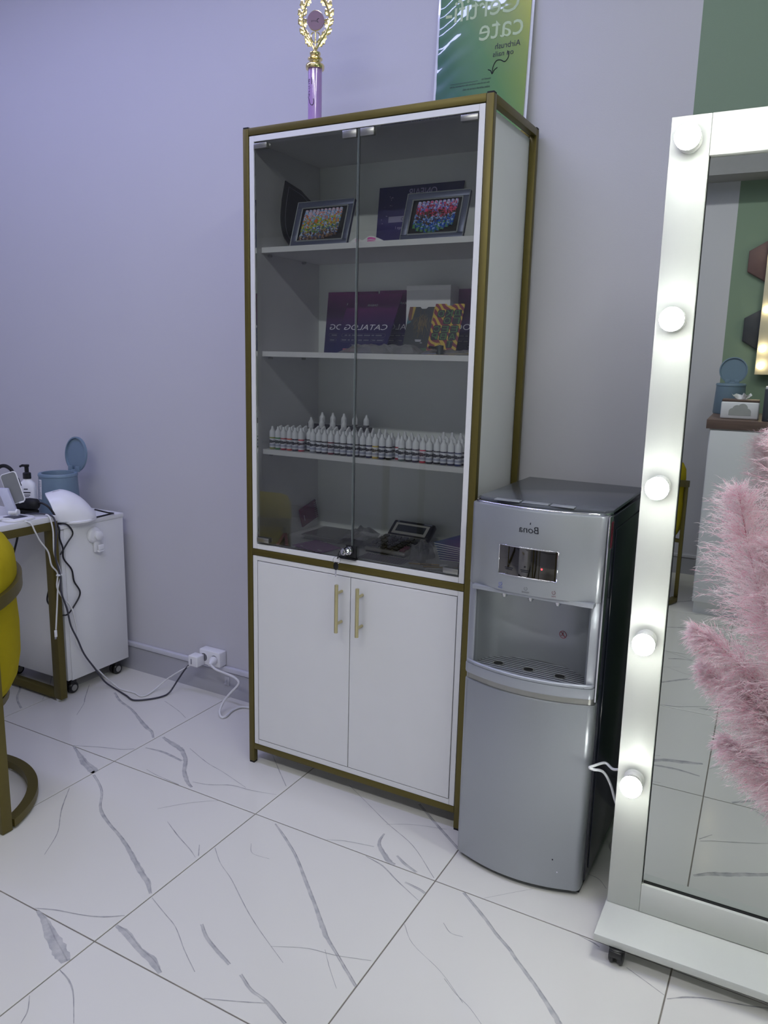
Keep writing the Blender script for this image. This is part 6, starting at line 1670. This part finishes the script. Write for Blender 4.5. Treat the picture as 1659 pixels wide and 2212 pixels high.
plume('lowest pink pampas plume drooping beside the mirror glass', [V0, (1.72, -0.60, 0.52), (1.655, -0.58, 0.60), (1.590, -0.57, 0.660), (1.530, -0.57, 0.700), (1.470, -0.57, 0.735)], 0.055, 700, 4)
plume('upright pink pampas plume at the right edge of the picture', [V0, (1.74, -0.64, 0.62), (1.67, -0.62, 0.84), (1.60, -0.61, 1.02), (1.545, -0.60, 1.14), (1.505, -0.60, 1.26)], 0.080, 800, 5)
plume('pink pampas plume behind the others, hugging the mirror base', [V0, (1.74, -0.58, 0.52), (1.69, -0.55, 0.58), (1.640, -0.53, 0.62), (1.590, -0.52, 0.64), (1.545, -0.52, 0.645)], 0.065, 550, 6)
plume('pink pampas plume in the middle of the bunch', [V0, (1.72, -0.63, 0.60), (1.65, -0.62, 0.78), (1.59, -0.62, 0.90), (1.545, -0.62, 1.00), (1.515, -0.62, 1.10)], 0.088, 1000, 8)

plume('pink pampas plume filling the gap above the lowest one', [V0, (1.71, -0.62, 0.56), (1.64, -0.60, 0.66), (1.585, -0.60, 0.74), (1.535, -0.60, 0.80), (1.49, -0.60, 0.845)], 0.075, 800, 11)

# ------------------------------------------------------------------ across the room (seen in the mirror)
m_top = M('walnut_laminate', (120, 98, 88), 0.45, 0, scale=9, col2=(84, 66, 58), stretch=(1, 14, 14))
sbd = thing('sideboard', 'white sideboard with walnut top on the far side of the room', 'sideboard', (1.72, -2.93, 0))
MB().box(1.192, 2.25, -3.20, -2.662, 0.066, 0.986).build('carcass', m_white, sbd, bevel=0.001)
MB().box(1.200, 2.24, -3.19, -2.680, 0.0, 0.064).build('plinth', m_white, sbd)
MB().box(1.176, 2.27, -3.22, -2.648, 0.988, 1.0335).build('worktop', m_top, sbd, bevel=0.001)
for x0 in (1.195, 1.548, 1.900):
    d_ = MB().box(x0 + 0.002, x0 + 0.350, -2.6615, -2.644, 0.075, 0.980).build('door', m_white, sbd, bevel=0.001)
TZ = 1.0335
make_bin('dusty blue tabletop bin with open lid on the walnut-topped sideboard', (1.250, -3.100, TZ), math.radians(-90), 0, 'dusty blue tabletop bins')
tb = thing('tissue_box', 'white tissue box with a cloud emblem on the sideboard', 'tissue box', (1.318, -2.76, TZ))
MB().box(1.230, 1.408, -2.845, -2.740, TZ + 0.0005, TZ + 0.088).build('box_body', m_whitepl, tb, bevel=0.008, seg=3)
MB().box(1.232, 1.406, -2.843, -2.742, TZ + 0.0885, TZ + 0.098).build('wooden_lid', m_top, tb, bevel=0.002)
cl = MB()
for (a_, b_, r_) in ((-0.032, 0.026, 0.018), (-0.012, 0.038, 0.022), (0.014, 0.044, 0.024), (0.036, 0.026, 0.018)):
    cl.add([(1.318 + a_ + r_ * math.cos(k * PI / 10), -2.7392 + 0.0001 * a_, TZ + 0.012 + b_ + r_ * math.sin(k * PI / 10)) for k in range(20)], [tuple(range(20))])
cl.quad((1.268, -2.7391, TZ + 0.020), (1.372, -2.7391, TZ + 0.020), (1.372, -2.7391, TZ + 0.042), (1.268, -2.7391, TZ + 0.042))
cl.build('cloud_emblem', M('emblem_grey', (176, 178, 176), 0.6), tb, fix=False)
ts = MB(); rnd = random.Random(5); vs = []
for j in range(7):
    for i in range(9):
        fx, fy = i / 8 - 0.5, j / 6
        vs.append((1.318 + fx * 0.075 * (0.6 + 0.8 * fy) + rnd.uniform(-.003, .003), -2.792 + 0.016 * math.sin(i * 1.5) * fy, TZ + 0.096 + 0.042 * fy * (1 - 0.5 * abs(math.sin(i * 1.3)))))
ts.add(vs, [(j * 9 + i, j * 9 + i + 1, (j + 1) * 9 + i + 1, (j + 1) * 9 + i) for j in range(6) for i in range(8)])
ts.build('tissue', m_paper, tb, smooth=60, fix=False)
sk_ = thing('small_waste_bin', 'dark grey rounded container with pale rim beside the tissue box', 'container', (1.485, -2.73, TZ))
MB().prism(rrect(0.125, 0.110, 0.022), (1.487, -2.735, TZ + 0.0005), X, Y, 0.0, 0.158).build('container_body', M('graphite_plastic', (66, 70, 78), 0.5), sk_, bevel=0.003)
MB().prism(rrect(0.120, 0.105, 0.020), (1.487, -2.735, TZ + 0.159), X, Y, 0.0, 0.012).build('rim', m_whitepl, sk_, bevel=0.003)
def hexa(cx, cz, r_): return [(cx + r_ * math.cos(PI / 6 + k * PI / 3), cz + r_ * math.sin(PI / 6 + k * PI / 3)) for k in range(6)]
for (cx, cz, r_, mc, lb) in ((1.352, 1.865, 0.112, (104, 80, 78), 'brown hexagonal wall panel on the green wall'), (1.378, 1.490, 0.128, (60, 62, 68), 'dark grey hexagonal wall panel below the brown one')):
    t = thing('wall_panel', lb, 'wall panel', (cx, RY0 + 0.012, cz))
    MB().prism(hexa(cx, cz, r_), (0, RY0 + 0.0005, 0), X, Z, -0.022, 0.0).build('panel_board', M('panel_%d' % mc[0], mc, 0.6), t, bevel=0.002)
    MB().prism(hexa(cx, cz, r_ * 0.965), (0, RY0 + 0.0005, 0), X, Z, -0.026, -0.0222).build('panel_face', M('panel_%d' % mc[0], mc, 0.6), t, bevel=0.001)
vm = thing('wall_mirror', 'lit wall mirror with bulbs on the green wall above the sideboard', 'mirror', (1.70, RY0 + 0.04, 1.5))
MB().box(1.352, 2.05, RY0 + 0.030, RY0 + 0.055, 1.240, 1.960).build('mirror_board', M('warm_ivory_board', (214, 204, 178), 0.4), vm, bevel=0.002)
MB().box(1.44, 1.96, RY0 + 0.0552, RY0 + 0.058, 1.32, 1.88).build('mirror_glass', MATS['silvered_mirror'], vm)
m_warm = M_emit('warm_bulb_glow', (1.0, 0.86, 0.62), 16.0)
for zb in (1.290, 1.385, 1.60, 1.905):
    for xb in (1.378, 2.02):
        MB().lathe([(0.0, 0.0)] + [(0.020 * math.sin(k * PI / 8), 0.022 - 0.020 * math.cos(k * PI / 8)) for k in range(1, 8)] + [(0.0, 0.042)], (xb, RY0 + 0.0552, zb), 14, axis=(0, 1, 0)).build('bulb', m_warm, vm, smooth=80)
make_chair('mustard yellow tub chair with gold legs beside the far sideboard', (0.805, -2.885, 0), 0.0, 'mustard tub chairs')
# a second desk opposite, caught in the dispenser's mirrored display
d2 = thing('reception_desk', 'white desk with gold frame on the far side of the room', 'desk', (-0.35, -2.95, 0))
MB().box(-1.0, 0.30, -3.30, -2.70, 0.724, 0.745).build('table_top', m_white, d2, bevel=0.001)
for x0 in (-1.0, 0.26):
    for y0 in (-3.30, -2.73):
        MB().box(x0, x0 + 0.04, y0, y0 + 0.03, 0.0, 0.7235).build('leg', m_gold, d2, bevel=0.001)
    MB().box(x0, x0 + 0.04, -3.2695, -2.7305, 0.0, 0.03).build('frame_bar', m_gold, d2, bevel=0.001)
d3 = thing('drawer_unit', 'white drawer unit standing under the far desk', 'drawers', (-0.2, -2.98, 0))
MB().box(-0.40, 0.02, -3.24, -2.76, 0.04, 0.62).build('carcass', m_white, d3, bevel=0.003)
for k in range(3):
    w_ = MB().box(-0.398, 0.018, -2.7595, -2.742, 0.05 + k * 0.19, 0.23 + k * 0.19).build('drawer', m_white, d3, bevel=0.002)
    MB().tube([(-0.24, -2.735, 0.2 + k * 0.19), (-0.14, -2.735, 0.2 + k * 0.19)], 0.005, 8).build('pull', m_gold2, w_, smooth=40)
MB().box(-0.39, 0.01, -3.23, -2.77, 0.0, 0.039).build('plinth', m_blackm, d3)
